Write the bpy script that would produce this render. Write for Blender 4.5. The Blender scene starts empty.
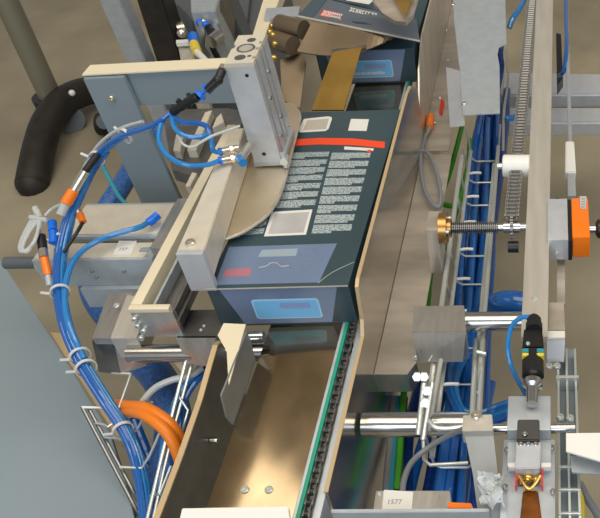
import bpy, bmesh, math, random
from mathutils import Vector, Matrix, noise
random.seed(7)
S = bpy.context.scene
COL = S.collection
# ------------------------------------------------------------------ camera
CAM = Vector((0, 0, 1.04)); F = 811.01; CX = 521.69; CY = 259.0
RX = Vector((0.9989289839704313, 0.025155135044377545, -0.038834316843496516))
RY = Vector((-0.012103863970678266, -0.6680106794714404, -0.7440532431144184))
RZ = Vector((-0.044658498192183586, 0.7437263954526582, -0.6669907549930623))
cd = bpy.data.cameras.new('camera'); cam = bpy.data.objects.new('camera', cd); COL.objects.link(cam)
m = Matrix.Identity(4)
for i in range(3):
    m[i][0] = RX[i]; m[i][1] = -RY[i]; m[i][2] = -RZ[i]; m[i][3] = CAM[i]
cam.matrix_world = m
cd.sensor_fit = 'HORIZONTAL'; cd.sensor_width = 36.0; cd.lens = 36.0 * F / 600.0
cd.shift_x = (300.0 - CX) / 600.0; cd.clip_start = 0.02
S.camera = cam
# ------------------------------------------------------------------ world, lights, exposure
W = bpy.data.worlds.new('hall'); S.world = W; W.use_nodes = True
nt = W.node_tree; nt.nodes.clear()
wo = nt.nodes.new('ShaderNodeOutputWorld'); bg = nt.nodes.new('ShaderNodeBackground')
tc = nt.nodes.new('ShaderNodeTexCoord'); sx = nt.nodes.new('ShaderNodeSeparateXYZ'); rp = nt.nodes.new('ShaderNodeValToRGB')
mp = nt.nodes.new('ShaderNodeMath'); mp.operation = 'MULTIPLY_ADD'; mp.inputs[1].default_value = 0.5; mp.inputs[2].default_value = 0.5
nt.links.new(tc.outputs['Generated'], sx.inputs[0]); nt.links.new(sx.outputs['Z'], mp.inputs[0]); nt.links.new(mp.outputs[0], rp.inputs[0])
rp.color_ramp.elements[0].position = 0.0; rp.color_ramp.elements[0].color = (0.10, 0.085, 0.06, 1)
e = rp.color_ramp.elements[1]; e.position = 1.0; e.color = (0.46, 0.40, 0.32, 1)
for p_, c_ in ((0.45, (0.16, 0.15, 0.13, 1)), (0.55, (0.34, 0.39, 0.44, 1)), (0.72, (0.34, 0.32, 0.29, 1)), (0.86, (0.20, 0.165, 0.12, 1))):
    q = rp.color_ramp.elements.new(p_); q.color = c_
nt.links.new(rp.outputs[0], bg.inputs[0]); bg.inputs[1].default_value = 0.88
nt.links.new(bg.outputs[0], wo.inputs[0])

def area(name, loc, target, size, size_y, power, colour):
    l = bpy.data.lights.new(name, 'AREA'); l.shape = 'RECTANGLE'; l.size = size; l.size_y = size_y
    l.energy = power; l.color = colour
    o = bpy.data.objects.new(name, l); COL.objects.link(o); o.location = loc
    o.rotation_euler = (Vector(target) - Vector(loc)).to_track_quat('-Z', 'Y').to_euler()
    return o
area('ceiling_lamp_light', (-0.5, 0.6, 4.4), (-0.4, 1.0, 0), 5.0, 3.0, 125, (1.0, 0.90, 0.74))
area('ceiling_lamp_light', (2.6, 0.8, 3.4), (-0.2, 1.2, 0), 2.0, 3.0, 45, (1.0, 0.93, 0.82))
area('window_light', (-0.6, -2.6, 2.0), (-0.3, 1.4, 0), 3.2, 2.2, 62, (0.76, 0.88, 1.0))
S.view_settings.view_transform = 'Standard'; S.view_settings.look = 'None'
S.view_settings.exposure = 0.2; S.view_settings.gamma = 1.0; S.view_settings.use_curve_mapping = False

# ------------------------------------------------------------------ helpers
def at(px, py, z):
    """point of the place at height z seen along pixel (px, py)"""
    d = RX * ((px - CX) / F) + RY * ((py - CY) / F) + RZ
    return CAM + d * ((z - CAM.z) / d.z)
def aty(px, py, y):
    d = RX * ((px - CX) / F) + RY * ((py - CY) / F) + RZ
    return CAM + d * (y / d.y)
def atx(px, py, x):
    d = RX * ((px - CX) / F) + RY * ((py - CY) / F) + RZ
    return CAM + d * (x / d.x)
def V(*a): return Vector(a)

def mat(name, base, rough=0.5, metal=0.0, var=0.0, scale=30.0, stretch=(1, 1, 1), bump=0.0, trans=0.0, coat=0.0, var2=None, alpha=1.0, ior=1.45):
    M = bpy.data.materials.new(name); M.use_nodes = True; n = M.node_tree; b = n.nodes['Principled BSDF']
    b.inputs['Base Color'].default_value = (*base, 1); b.inputs['Roughness'].default_value = rough
    b.inputs['Metallic'].default_value = metal; b.inputs['IOR'].default_value = ior
    b.inputs['Transmission Weight'].default_value = trans; b.inputs['Coat Weight'].default_value = coat
    b.inputs['Alpha'].default_value = alpha
    t = n.nodes.new('ShaderNodeTexCoord'); mp = n.nodes.new('ShaderNodeMapping'); mp.inputs['Scale'].default_value = stretch
    ns = n.nodes.new('ShaderNodeTexNoise'); ns.inputs['Scale'].default_value = scale; ns.inputs['Detail'].default_value = 4
    n.links.new(t.outputs['Object'], mp.inputs[0]); n.links.new(mp.outputs[0], ns.inputs['Vector'])
    if var or var2:
        r = n.nodes.new('ShaderNodeValToRGB')
        r.color_ramp.elements[0].position = 0.35; r.color_ramp.elements[1].position = 0.65
        lo = var2 if var2 else tuple(max(0, c * (1 - var)) for c in base)
        r.color_ramp.elements[0].color = (*lo, 1); r.color_ramp.elements[1].color = (*[min(1, c * (1 + (0 if var2 else var))) for c in base], 1)
        n.links.new(ns.outputs['Fac'], r.inputs[0]); n.links.new(r.outputs[0], b.inputs['Base Color'])
        mr = n.nodes.new('ShaderNodeMapRange'); mr.inputs[3].default_value = max(0.03, rough * 0.75); mr.inputs[4].default_value = min(1, rough * 1.25)
        n.links.new(ns.outputs['Fac'], mr.inputs[0]); n.links.new(mr.outputs[0], b.inputs['Roughness'])
    if bump:
        bp = n.nodes.new('ShaderNodeBump'); bp.inputs['Strength'].default_value = bump; bp.inputs['Distance'].default_value = 0.002
        n.links.new(ns.outputs['Fac'], bp.inputs['Height']); n.links.new(bp.outputs[0], b.inputs['Normal'])
    return M

M = dict(
    floor=mat('concrete_floor', (0.31, 0.275, 0.20), 0.6, 0, 0.20, 2.2),
    alu=mat('machined_aluminium', (0.62, 0.59, 0.53), 0.42, 0.55, 0.06, 60, (1, 0.1, 1)),
    alu_blue=mat('anodised_aluminium', (0.47, 0.52, 0.57), 0.42, 0.45, 0.05, 40),
    alu_light=mat('clear_anodised_aluminium', (0.58, 0.61, 0.66), 0.36, 0.4, 0.04, 40),
    steel=mat('brushed_steel', (0.56, 0.55, 0.53), 0.30, 0.85, 0.06, 25, (4, 0.6, 1), 0.02),
    steel_dark=mat('dark_steel', (0.22, 0.22, 0.22), 0.32, 0.85, 0.15, 20),
    polish=mat('polished_stainless', (0.60, 0.56, 0.51), 0.17, 0.96, 0.05, 6),
    warm=mat('warm_stainless', (0.60, 0.545, 0.475), 0.34, 0.62, 0.14, 8, (1, 3, 1)),
    plate=mat('worn_reflection_tinted_plate', (0.38, 0.295, 0.19), 0.13, 1.0, 0.18, 13, (1, 0.7, 1)),  # brown base tint paints in the warm surroundings mirrored by the plate
    gold=mat('brass_sheet', (0.66, 0.43, 0.12), 0.22, 0.9, 0.10, 14),
    bronze=mat('bronze', (0.48, 0.28, 0.10), 0.30, 0.95),
    zinc=mat('galvanised_wire', (0.66, 0.70, 0.69), 0.28, 0.6),
    chrome=mat('ground_shaft', (0.55, 0.55, 0.54), 0.18, 1.0),
    tan=mat('tan_sheet_edge', (0.55, 0.41, 0.24), 0.5, 0.25),  # tan on wall tops stands in for warm overhead light; boards share it
    cream=mat('warm_lit_edge', (0.80, 0.72, 0.54), 0.45, 0.1),  # warm overhead light on upward edges, put into the colour
    panel=mat('blue_grey_enamel', (0.235, 0.295, 0.335), 0.42, 0, 0.05, 2),
    hose=mat('blue_air_hose', (0.012, 0.115, 0.42), 0.14, 0, 0.0, 10, coat=0.6),
    hose_l=mat('light_blue_air_hose', (0.02, 0.21, 0.56), 0.16, 0, 0, 10, coat=0.6),
    hose_d=mat('dark_blue_hose', (0.008, 0.04, 0.19), 0.22, 0, 0.2, 60, coat=0.4),
    hose_sleeve=mat('blue_braided_sleeve', (0.035, 0.12, 0.36), 0.4, 0, 0.35, 160, bump=0.3),
    hose_c=mat('clear_hose', (0.62, 0.66, 0.66), 0.2, 0, 0, 10, trans=0.35, coat=0.4),
    green=mat('green_cable', (0.06, 0.34, 0.02), 0.4), teal=mat('teal_cable', (0.03, 0.27, 0.36), 0.35), wire_dark=mat('dark_reflecting_zinc_wire', (0.20, 0.205, 0.205), 0.28, 0.9),  # wire_dark: zinc wire darkened to paint dark reflections
    grey_cable=mat('grey_cable', (0.20, 0.22, 0.24), 0.4),
    orange=mat('orange_cable', (0.85, 0.22, 0.015), 0.38), orange_p=mat('orange_plastic', (0.90, 0.20, 0.01), 0.32, coat=0.2),
    black=mat('black_plastic', (0.014, 0.014, 0.015), 0.35), black_r=mat('black_rubber', (0.02, 0.017, 0.014), 0.55, 0, 0.3, 20),
    darkgrey=mat('dark_grey_plastic', (0.10, 0.115, 0.13), 0.45), white=mat('white_plastic', (0.82, 0.82, 0.80), 0.4),
    tie=mat('white_nylon', (0.75, 0.77, 0.78), 0.35, trans=0.15), bag=mat('milky_plastic_film', (0.8, 0.84, 0.86), 0.25, trans=0.4, alpha=0.75),
    blue_p=mat('blue_plastic', (0.01, 0.16, 0.75), 0.3), nickel=mat('nickel_fitting', (0.70, 0.66, 0.58), 0.25, 0.9),
    ggreen=mat('green_guide', (0.01, 0.30, 0.20), 0.4), yellow=mat('yellow_hose', (0.75, 0.58, 0.05), 0.4),
    amber=mat('amber_plastic', (0.16, 0.045, 0.004), 0.2, 0, 0.3, 40, coat=0.5),
    card=mat('slate_printed_card', (0.034, 0.064, 0.080), 0.36, 0, 0.08, 6, coat=0.1),
    card_l=mat('periwinkle_printed_card', (0.155, 0.215, 0.345), 0.30, 0, 0.05, 8, coat=0.2),
    card_g=mat('grey_slate_printed_card', (0.085, 0.105, 0.135), 0.34, 0, 0.05, 8, coat=0.15),
    card_e=mat('raw_card_edge', (0.45, 0.42, 0.37), 0.7), card_red=mat('red_print', (0.85, 0.075, 0.02), 0.4),
    card_pink=mat('faded_red_print', (0.42, 0.17, 0.22), 0.4), card_mauve=mat('mauve_print', (0.24, 0.34, 0.62), 0.4), card_mist=mat('faded_pale_print', (0.30, 0.38, 0.45), 0.4),
    sky=mat('bright_blue_print', (0.19, 0.50, 0.84), 0.35), sky_e=mat('pale_blue_print', (0.38, 0.66, 0.88), 0.35),
    sticker=mat('white_sticker', (0.72, 0.72, 0.70), 0.5), sticker_g=mat('silver_grey_sticker', (0.48, 0.47, 0.48), 0.4, 0, 0.12, 12),
    ink=mat('black_ink', (0.08, 0.08, 0.09), 0.6), display=mat('display_glass', (0.35, 0.37, 0.36), 0.15),
    wall=mat('grey_wall', (0.30, 0.28, 0.24), 0.7),
    upright=mat('satin_grey_sheet', (0.27, 0.285, 0.30), 0.42, 0.5, 0.08, 20),
    satin=mat('satin_stainless', (0.66, 0.56, 0.41), 0.38, 0.75, 0.10, 9),  # tan base stands in for warm reflections on the press plate
    brown=mat('brown_tinted_sheet', (0.20, 0.155, 0.105), 0.36, 0.6, 0.12, 9),
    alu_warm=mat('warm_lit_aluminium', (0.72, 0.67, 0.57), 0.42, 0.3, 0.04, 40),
    red=mat('red_mark', (0.7, 0.04, 0.03), 0.4), pole=mat('olive_grey_steel_tube', (0.27, 0.26, 0.20), 0.4, 0.4),
)
# small print: pale letters speckled on the slate card
def print_mat():
    P = bpy.data.materials.new('small_grey_print'); P.use_nodes = True; n = P.node_tree; b = n.nodes['Principled BSDF']
    b.inputs['Roughness'].default_value = 0.4
    t = n.nodes.new('ShaderNodeTexCoord'); mp = n.nodes.new('ShaderNodeMapping'); mp.inputs['Scale'].default_value = (1.0, 1.0, 0)
    ns = n.nodes.new('ShaderNodeTexNoise'); ns.inputs['Scale'].default_value = 300; ns.inputs['Detail'].default_value = 1
    wv = n.nodes.new('ShaderNodeTexWave'); wv.wave_type = 'BANDS'; wv.bands_direction = 'Y'; wv.inputs['Scale'].default_value = 85
    ad = n.nodes.new('ShaderNodeMath'); ad.operation = 'MULTIPLY_ADD'; ad.inputs[1].default_value = 0.22
    r = n.nodes.new('ShaderNodeValToRGB'); r.color_ramp.elements[0].position = 0.47; r.color_ramp.elements[1].position = 0.58
    r.color_ramp.elements[0].color = (0.05, 0.08, 0.095, 1); r.color_ramp.elements[1].color = (0.40, 0.47, 0.49, 1)
    n.links.new(t.outputs['Object'], mp.inputs[0]); n.links.new(mp.outputs[0], ns.inputs['Vector']); n.links.new(mp.outputs[0], wv.inputs['Vector'])
    n.links.new(wv.outputs['Fac'], ad.inputs[0]); n.links.new(ns.outputs['Fac'], ad.inputs[2])
    n.links.new(ad.outputs[0], r.inputs[0]); n.links.new(r.outputs[0], b.inputs['Base Color'])
    return P
M['print'] = print_mat()

class MB:
    def __init__(s): s.bm = bmesh.new()
    def _add(s, verts, faces):
        vs = [s.bm.verts.new(v) for v in verts]
        for f in faces:
            try: s.bm.faces.new([vs[i] for i in f])
            except ValueError: pass
        return s
    def _merge(s, t, xf=None):
        if xf is not None: bmesh.ops.transform(t, matrix=xf, verts=t.verts)
        me = bpy.data.meshes.new('tmp'); t.to_mesh(me); t.free(); s.bm.from_mesh(me); bpy.data.meshes.remove(me)
        return s
    def box(s, x0, x1, y0, y1, z0, z1, bev=0.0012, yaw=0.0, rot=None):
        t = bmesh.new(); bmesh.ops.create_cube(t, size=1)
        bmesh.ops.scale(t, vec=(abs(x1 - x0), abs(y1 - y0), abs(z1 - z0)), verts=t.verts)
        bev = min(bev, 0.3 * min(abs(x1 - x0), abs(y1 - y0), abs(z1 - z0)))
        if bev > 0: bmesh.ops.bevel(t, geom=t.edges[:], offset=bev, segments=2, affect='EDGES', profile=0.6)
        R = rot if rot is not None else Matrix.Rotation(yaw, 4, 'Z')
        return s._merge(t, Matrix.Translation(((x0 + x1) / 2, (y0 + y1) / 2, (z0 + z1) / 2)) @ R)
    def prism(s, pts, vec, bev=0.0):
        vec = Vector(vec); n = len(pts); pts = [Vector(p) for p in pts]
        t = bmesh.new(); a = [t.verts.new(p) for p in pts]; b = [t.verts.new(p + vec) for p in pts]
        t.faces.new(a); t.faces.new(b[::-1])
        for i in range(n): t.faces.new((a[i], b[i], b[(i + 1) % n], a[(i + 1) % n]))
        bmesh.ops.recalc_face_normals(t, faces=t.faces[:])
        if bev > 0: bmesh.ops.bevel(t, geom=t.edges[:], offset=bev, segments=2, affect='EDGES')
        return s._merge(t)
    def cyl(s, p0, p1, r, n=20, r2=None):
        p0 = Vector(p0); p1 = Vector(p1); r2 = r if r2 is None else r2
        d = (p1 - p0).normalized(); u = d.orthogonal().normalized(); w = d.cross(u)
        vs = []; k = [(math.cos(2 * math.pi * i / n), math.sin(2 * math.pi * i / n)) for i in range(n)]
        for p, q in ((p0, r), (p1, r2)): vs += [p + (u * c + w * si) * q for c, si in k]
        fs = [(i, (i + 1) % n, n + (i + 1) % n, n + i) for i in range(n)] + [tuple(range(n))[::-1], tuple(range(n, 2 * n))]
        return s._add(vs, fs)
    def ring(s, p0, p1, r, ri, n=20):
        p0 = Vector(p0); p1 = Vector(p1); d = (p1 - p0).normalized(); u = d.orthogonal().normalized(); w = d.cross(u); vs = []
        for p, q in ((p0, r), (p1, r), (p1, ri), (p0, ri)):
            vs += [p + (u * math.cos(2 * math.pi * i / n) + w * math.sin(2 * math.pi * i / n)) * q for i in range(n)]
        fs = []
        for a in range(4):
            b = (a + 1) % 4
            fs += [(a * n + i, a * n + (i + 1) % n, b * n + (i + 1) % n, b * n + i) for i in range(n)]
        return s._add(vs, fs)
    def lathe(s, p0, d, prof, n=20):
        p0 = Vector(p0); d = Vector(d).normalized(); u = d.orthogonal().normalized(); w = d.cross(u); vs = []
        for t, r in prof: vs += [p0 + d * t + (u * math.cos(2 * math.pi * i / n) + w * math.sin(2 * math.pi * i / n)) * r for i in range(n)]
        fs = []
        for a in range(len(prof) - 1): fs += [(a * n + i, a * n + (i + 1) % n, (a + 1) * n + (i + 1) % n, (a + 1) * n + i) for i in range(n)]
        fs += [tuple(range(n))[::-1], tuple(range((len(prof) - 1) * n, len(prof) * n))]
        return s._add(vs, fs)
    def tube(s, pts, r, n=10, sub=6, ridge=0.0):
        pts = [Vector(p) for p in pts]
        if sub > 1 and len(pts) > 2:
            q = []; e = [2 * pts[0] - pts[1]] + pts + [2 * pts[-1] - pts[-2]]
            for i in range(1, len(e) - 2):
                for k in range(sub):
                    t = k / sub; a, b, c, d = e[i - 1:i + 3]
                    q.append(0.5 * (2 * b + (c - a) * t + (2 * a - 5 * b + 4 * c - d) * t * t + (3 * b - a - 3 * c + d) * t ** 3))
            q.append(pts[-1]); pts = q
        tan = [(pts[min(i + 1, len(pts) - 1)] - pts[max(i - 1, 0)]).normalized() for i in range(len(pts))]
        u = tan[0].orthogonal().normalized(); vs = []
        for i, p in enumerate(pts):
            u = (u - tan[i] * u.dot(tan[i])).normalized(); w = tan[i].cross(u)
            rr = r * (1 + (ridge if i % 2 else -ridge))
            vs += [p + (u * math.cos(2 * math.pi * k / n) + w * math.sin(2 * math.pi * k / n)) * rr for k in range(n)]
        fs = []
        for a in range(len(pts) - 1): fs += [(a * n + i, a * n + (i + 1) % n, (a + 1) * n + (i + 1) % n, (a + 1) * n + i) for i in range(n)]
        fs += [tuple(range(n))[::-1], tuple(range((len(pts) - 1) * n, len(pts) * n))]
        return s._add(vs, fs)
    def ball(s, c, r):
        t = bmesh.new(); bmesh.ops.create_uvsphere(t, u_segments=12, v_segments=8, radius=r)
        return s._merge(t, Matrix.Translation(c))

def obj(name, mb, material, parent=None, label=None, local=False, flat=False):
    bmesh.ops.recalc_face_normals(mb.bm, faces=mb.bm.faces[:])
    if parent is not None and not local:
        mw = Matrix.Identity(4); p = parent; ch = []
        while p is not None: ch.append(p); p = p.parent
        for p in reversed(ch): mw = mw @ p.matrix_basis
        bmesh.ops.transform(mb.bm, matrix=mw.inverted(), verts=mb.bm.verts)
    off = None
    if parent is None:
        # origin at the base of the thing
        xs = [v.co for v in mb.bm.verts]
        off = Vector((sum(v.x for v in xs) / len(xs), sum(v.y for v in xs) / len(xs), min(v.z for v in xs)))
        bmesh.ops.translate(mb.bm, vec=-off, verts=mb.bm.verts)
    me = bpy.data.meshes.new(name); mb.bm.to_mesh(me); mb.bm.free()
    me.materials.append(material)
    if not flat:
        for p in me.polygons: p.use_smooth = True
        me.set_sharp_from_angle(angle=math.radians(32))
    o = bpy.data.objects.new(name, me); COL.objects.link(o)
    if off is not None: o.location = off
    if parent is not None: o.parent = parent
    if label: o['label'] = label
    return o
def tag(o, label, cat, group=None):
    o['label'] = label; o['category'] = cat
    if group: o['group'] = group
    return o
def thing(name, label, cat, loc, yaw=0.0, group=None):
    o = bpy.data.objects.new(name, None); COL.objects.link(o); o.empty_display_size = 0.05
    o.location = loc; o.rotation_euler = (0, 0, yaw)
    o.matrix_basis = Matrix.Translation(loc) @ Matrix.Rotation(yaw, 4, 'Z')
    return tag(o, label, cat, group)
def screw(parent, p, r=0.005, d=(0, 0, 1), h=0.003, mt='zinc', name='screw', label=None):
    p = Vector(p); d = Vector(d).normalized()
    b = MB().lathe(p, d, [(0, r), (h * 0.7, r), (h, r * 0.8), (h, r * 0.45), (h * 0.4, r * 0.42)], 12)
    return obj(name, b, M[mt], parent, label)
def text(parent, name, body, origin, right, up, size, mt):
    c = bpy.data.curves.new(name, 'FONT'); c.body = body; c.size = size; c.extrude = 0.0001
    t = bpy.data.objects.new(name, c); COL.objects.link(t)
    dg = bpy.context.evaluated_depsgraph_get(); me = bpy.data.meshes.new_from_object(t.evaluated_get(dg))
    bpy.data.objects.remove(t); b = MB(); b.bm.from_mesh(me); bpy.data.meshes.remove(me)
    r = Vector(right).normalized(); u = Vector(up); u = (u - r * u.dot(r)).normalized(); w = r.cross(u)
    x = Matrix(((r.x, u.x, w.x, origin[0]), (r.y, u.y, w.y, origin[1]), (r.z, u.z, w.z, origin[2]), (0, 0, 0, 1)))
    bmesh.ops.transform(b.bm, matrix=x, verts=b.bm.verts)
    return obj(name, b, M[mt], parent)
def px(pts): return [at(*p) for p in pts]
def copy_thing(root, d, label):
    r = root.copy(); COL.objects.link(r); r.location = root.location + Vector(d)
    r.matrix_basis = Matrix.Translation(Vector(d)) @ root.matrix_basis; r['label'] = label
    for ch in list(root.children):
        c = ch.copy(); COL.objects.link(c); c.parent = r
        for g in list(ch.children):
            k = g.copy(); COL.objects.link(k); k.parent = c
    return r

# ================================================================== SETTING
o = obj('floor', MB().box(-6, 4, -1.5, 9, -0.93, -0.85, 0), M['floor']); o['kind'] = 'structure'

# ================================================================== SLIDE PLATE, CHAIN, GUIDE WALLS
t = thing('slide_plate', 'long worn metal slide plate that the printed cartons rest on', 'slide plate', (-0.446, 1.4, -0.006))
obj('plate', MB().box(-0.516, -0.385, 0.50, 2.6, -0.006, 0.0, 0.0008), M['plate'], t)
for p in ((245, 490), (269, 490)): screw(t, at(*p, 0.0), 0.0062, h=0.003)
t = thing('chain_guide', 'narrow green plastic guide strip with grey rim along the slide plate', 'guide strip', (-0.38, 1.0, -0.02))
obj('rim', MB().box(-0.3845, -0.3795, 0.50, 2.6, -0.02, 0.003, 0.0006), M['alu_blue'], t)
obj('guide_strip', MB().box(-0.3793, -0.3735, 0.50, 2.6, -0.02, 0.0045, 0.0006), M['ggreen'], t)
def chain(label, x, y0, z, n, pitch, w, rr, mt_roll, mt_plate, group=None):
    t = thing('roller_chain', label, 'chain', (x, y0, z))
    r0 = MB().cyl((-w * 0.75, 0, 0), (w * 0.75, 0, 0), rr * 0.45, 8).cyl((-w * 0.42, 0, 0), (w * 0.42, 0, 0), rr, 10)
    for k in range(2):
        pl = MB(); s_ = w * (0.5 if k == 0 else 0.66)
        for sg in (-1, 1): pl.box(sg * s_ - 0.0008, sg * s_ + 0.0008, -rr * 0.85, pitch + rr * 0.85, -rr * 0.85, rr * 0.85, 0.0006)
        for yy in (0, pitch): pl.cyl((-s_ - 0.001, yy, 0), (s_ + 0.001, yy, 0), rr * 0.4, 8)
        if k == 0: a = obj('link', pl, M[mt_plate], t, local=True)
        else: b_ = obj('link', pl, M[mt_plate], t, local=True)
    r_ = obj('roller', r0, M[mt_roll], t, local=True)
    a.location = (0, 0, 0); b_.location = (0, pitch, 0)
    for i in range(n):
        if i > 1:
            c = (a if i % 2 == 0 else b_).copy(); COL.objects.link(c); c.parent = t; c.location = (0, i * pitch, 0)
        if i > 0:
            c = r_.copy(); COL.objects.link(c); c.parent = t; c.location = (0, i * pitch, 0)
    return t
chain('black roller chain running beside the green strip of the slide plate', -0.3668, 0.505, -0.003, 32, 0.0185, 0.0080, 0.0055, 'black', 'steel_dark')
t = tag(obj('side_channel', MB().box(-0.3590, -0.3470, 0.50, 2.4, -0.045, -0.006, 0.001), M['alu_blue']),
        'blue-grey metal channel strip between the black roller chain and guide wall', 'channel')

t = thing('guide_sheet', 'tall polished steel guide wall along the side of the near carton', 'guide wall', (-0.34, 1.0, -0.30))
prof = [(0.645, -0.30), (1.70, -0.30), (1.72, 0.04), (1.69, 0.075), (1.65, 0.098), (1.60, 0.107), (1.0, 0.102), (0.985, 0.095), (0.972, 0.03), (0.955, 0.006), (0.65, 0.0)]
obj('sheet', MB().prism([(-0.341, y, z) for y, z in prof], (0.004, 0, 0), 0.0004), M['polish'], t)
e = MB()
for (a, b_) in zip(prof[4:], prof[5:]):
    e.prism([(-0.3425, a[0], a[1]), (-0.3425, b_[0], b_[1]), (-0.3425, b_[0], b_[1] + 0.0022), (-0.3425, a[0], a[1] + 0.0022)], (0.0065, 0, 0))
obj('lit_edge', e, M['tan'], t)  # lit upper edge of the sheet, painted as a tan strip
obj('flange', MB().prism([(-0.336, 0.957, -0.1), (-0.275, 0.957, -0.1), (-0.262, 0.985, -0.1), (-0.262, 1.66, -0.1), (-0.336, 1.66, -0.1)], (0, 0, 0.003), 0.0004), M['warm'], t, 'flat matt flange bent out from the foot of the wall')
lp = MB()
for a, c in (((-0.345, 0.957), (-0.275, 0.957)), ((-0.275, 0.957), (-0.262, 0.985))):
    lp.prism([(a[0], a[1], -0.0985), (c[0], c[1], -0.0985), (c[0], c[1] + 0.006, -0.155), (a[0], a[1] + 0.006, -0.155)], (0, 0.002, 0))
obj('lip', lp, M['steel'], t)
for p in ((441, 188), (436, 214), (433, 262)): screw(t, at(*p, -0.097), 0.0045, h=0.003)
t.location.x = -0.3425; t.rotation_euler.z = math.radians(-0.5)
t = thing('guide_sheet', 'brownish steel guide wall beside the far carton', 'guide wall', (-0.336, 2.1, -0.3))
obj('sheet', MB().prism([(-0.341, 1.73, -0.30), (-0.341, 2.7, -0.30), (-0.341, 2.7, 0.10), (-0.341, 1.90, 0.10), (-0.341, 1.80, 0.06), (-0.341, 1.73, -0.02)], (0.004, 0, 0), 0.0005), M['warm'], t)
obj('flange', MB().box(-0.336, -0.268, 1.675, 2.7, -0.1, -0.097, 0.0005), M['warm'], t)
for p in ((448, 60), (440, 98), (446, 30)): screw(t, at(*p, -0.097), 0.005, h=0.003)
screw(t, at(434, 122, -0.097), 0.006)
obj('tag_strip', MB().prism(px([(441, 98, -0.09), (444, 101, -0.09), (442, 114, -0.09), (439, 112, -0.09)]), (0, 0, -0.006)), M['red'], t, 'small red tag')

# ------------------------------------------------------------------ left wall of the slide
t = thing('side_guide', 'dark low steel side wall with tan lit top edge near the bottom', 'guide wall', (-0.575, 0.7, -0.2))
top = [(0.55, 0.014), (0.70, 0.018), (0.80, 0.026), (0.86, 0.038), (0.90, 0.045), (0.912, 0.040)]
obj('sheet', MB().prism([(-0.577, y, z) for y, z in [(0.55, -0.22), (0.925, -0.22)] + [(0.922, 0.0)] + top[::-1]], (0.005, 0, 0), 0.0005), M['steel_dark'], t)
e = MB()
for a, b_ in zip(top, top[1:]): e.prism([(-0.579, a[0], a[1]), (-0.579, b_[0], b_[1]), (-0.579, b_[0], b_[1] + 0.003), (-0.579, a[0], a[1] + 0.003)], (0.009, 0, 0))
obj('lit_edge', e, M['tan'], t)  # tan strip paints the side wall's lit upper edge
screw(t, (-0.571, 0.775, -0.045), 0.005, (1, 0, 0), 0.012, 'chrome')
t = thing('entry_bracket', 'folded dark grey bracket with a cream flange at the slide plate edge', 'bracket', (-0.52, 0.88, -0.006))
obj('upright', MB().prism([(-0.519, y, z) for y, z in [(0.772, 0.0), (0.905, 0.0), (0.915, 0.05), (0.912, 0.067), (0.776, 0.070), (0.765, 0.03)]], (-0.003, 0, 0), 0.0004), M['upright'], t)
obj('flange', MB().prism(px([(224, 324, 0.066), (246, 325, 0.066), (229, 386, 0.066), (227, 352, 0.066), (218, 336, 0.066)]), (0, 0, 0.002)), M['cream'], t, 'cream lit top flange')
obj('pin', MB().cyl(at(246, 338, 0.02), at(264, 337, 0.02), 0.0105, 18), M['chrome'], t)
tag(obj('discharge_tray', MB().prism(px([(182, 508, 0.045), (288, 506, 0.045), (296, 570, 0.045), (168, 570, 0.045)]), (0, 0, -0.012), 0.001), M['white']),
    'white plate across the near end of the slide plate', 'tray')

# ================================================================== CARTONS
ZB = 0.097
def blocks(x0, x1, y0, y1, n, seed, b):
    """paragraphs of print between two edges, ragged to the right"""
    rnd = random.Random(seed); h = (y1 - y0) / n
    for i in range(n):
        u = y0 + i * h; s_ = x1 - x0
        w = [1.0, 1.0, rnd.uniform(0.3, 0.62)]
        for k, f in enumerate(w):
            b.prism([(x0, u + h * (0.98 - 0.31 * k), 0), (x0, u + h * (0.98 - 0.31 * k - 0.30), 0), (x0 + s_ * f, u + h * (0.98 - 0.31 * k - 0.30), 0), (x0 + s_ * f, u + h * (0.98 - 0.31 * k), 0)], (0, 0, 0.0003))
SH = Matrix(((1, 0.022, 0, 0), (0.020, 1, 0, 0), (0, 0, 1, 0), (0, 0, 0, 1)))      # cartons pushed slightly out of square
def cobj(name, mb, mt, parent, label=None):
    bmesh.ops.transform(mb.bm, matrix=SH, verts=mb.bm.verts)
    return obj(name, mb, mt, parent, label, local=True)
def carton(label, loc, yaw, w, l, h):
    t = thing('carton', label, 'box', loc, yaw)
    b = MB().box(0, w, 0.004, l, 0.0004, h - 0.002, 0.0015)
    cobj('body', b, M['card'], t)
    f = MB().prism([(0.022, 0.0038, h - 0.004), (w - 0.020, 0.0038, h - 0.004), (w - 0.045, 0.0038, 0.006), (0.045, 0.0038, 0.006)], (0, -0.0006, 0))
    fp = cobj('front_print', f, M['card_l'], t, 'paler blue panel on the front end')
    def rr(x0, x1, z0, z1, y, r):
        P = []
        for cx_, cz_, a0 in ((x1 - r, z1 - r, 0), (x0 + r, z1 - r, 90), (x0 + r, z0 + r, 180), (x1 - r, z0 + r, 270)):
            for k in range(4): a = math.radians(a0 + 30 * k); P.append((cx_ + r * math.cos(a), y, cz_ + r * math.sin(a)))
        return P
    cobj('front_label', MB().prism(rr(0.070, 0.188, 0.018, 0.066, 0.0032, 0.006), (0, -0.0004, 0)), M['sky_e'], fp, 'bright blue rounded label')
    cobj('front_label_field', MB().prism(rr(0.073, 0.185, 0.021, 0.063, 0.0028, 0.005), (0, -0.0004, 0)), M['sky'], fp)
    cobj('faded_patch', MB().prism(rr(0.118, 0.172, 0.044, 0.057, 0.0024, 0.004), (0, -0.0003, 0)), M['card_mauve'], fp)
    if label.startswith('slate'):
        lt = MB(); rn = random.Random(4)
        for q in range(15): lt.box(0.083 + 0.0056 * q, 0.083 + 0.0056 * q + rn.uniform(0.0030, 0.0046), 0.0018, 0.0024, 0.027, rn.choice((0.033, 0.035)), 0)
        cobj('lettering', lt, M['sticker'], fp)
    return t
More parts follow.
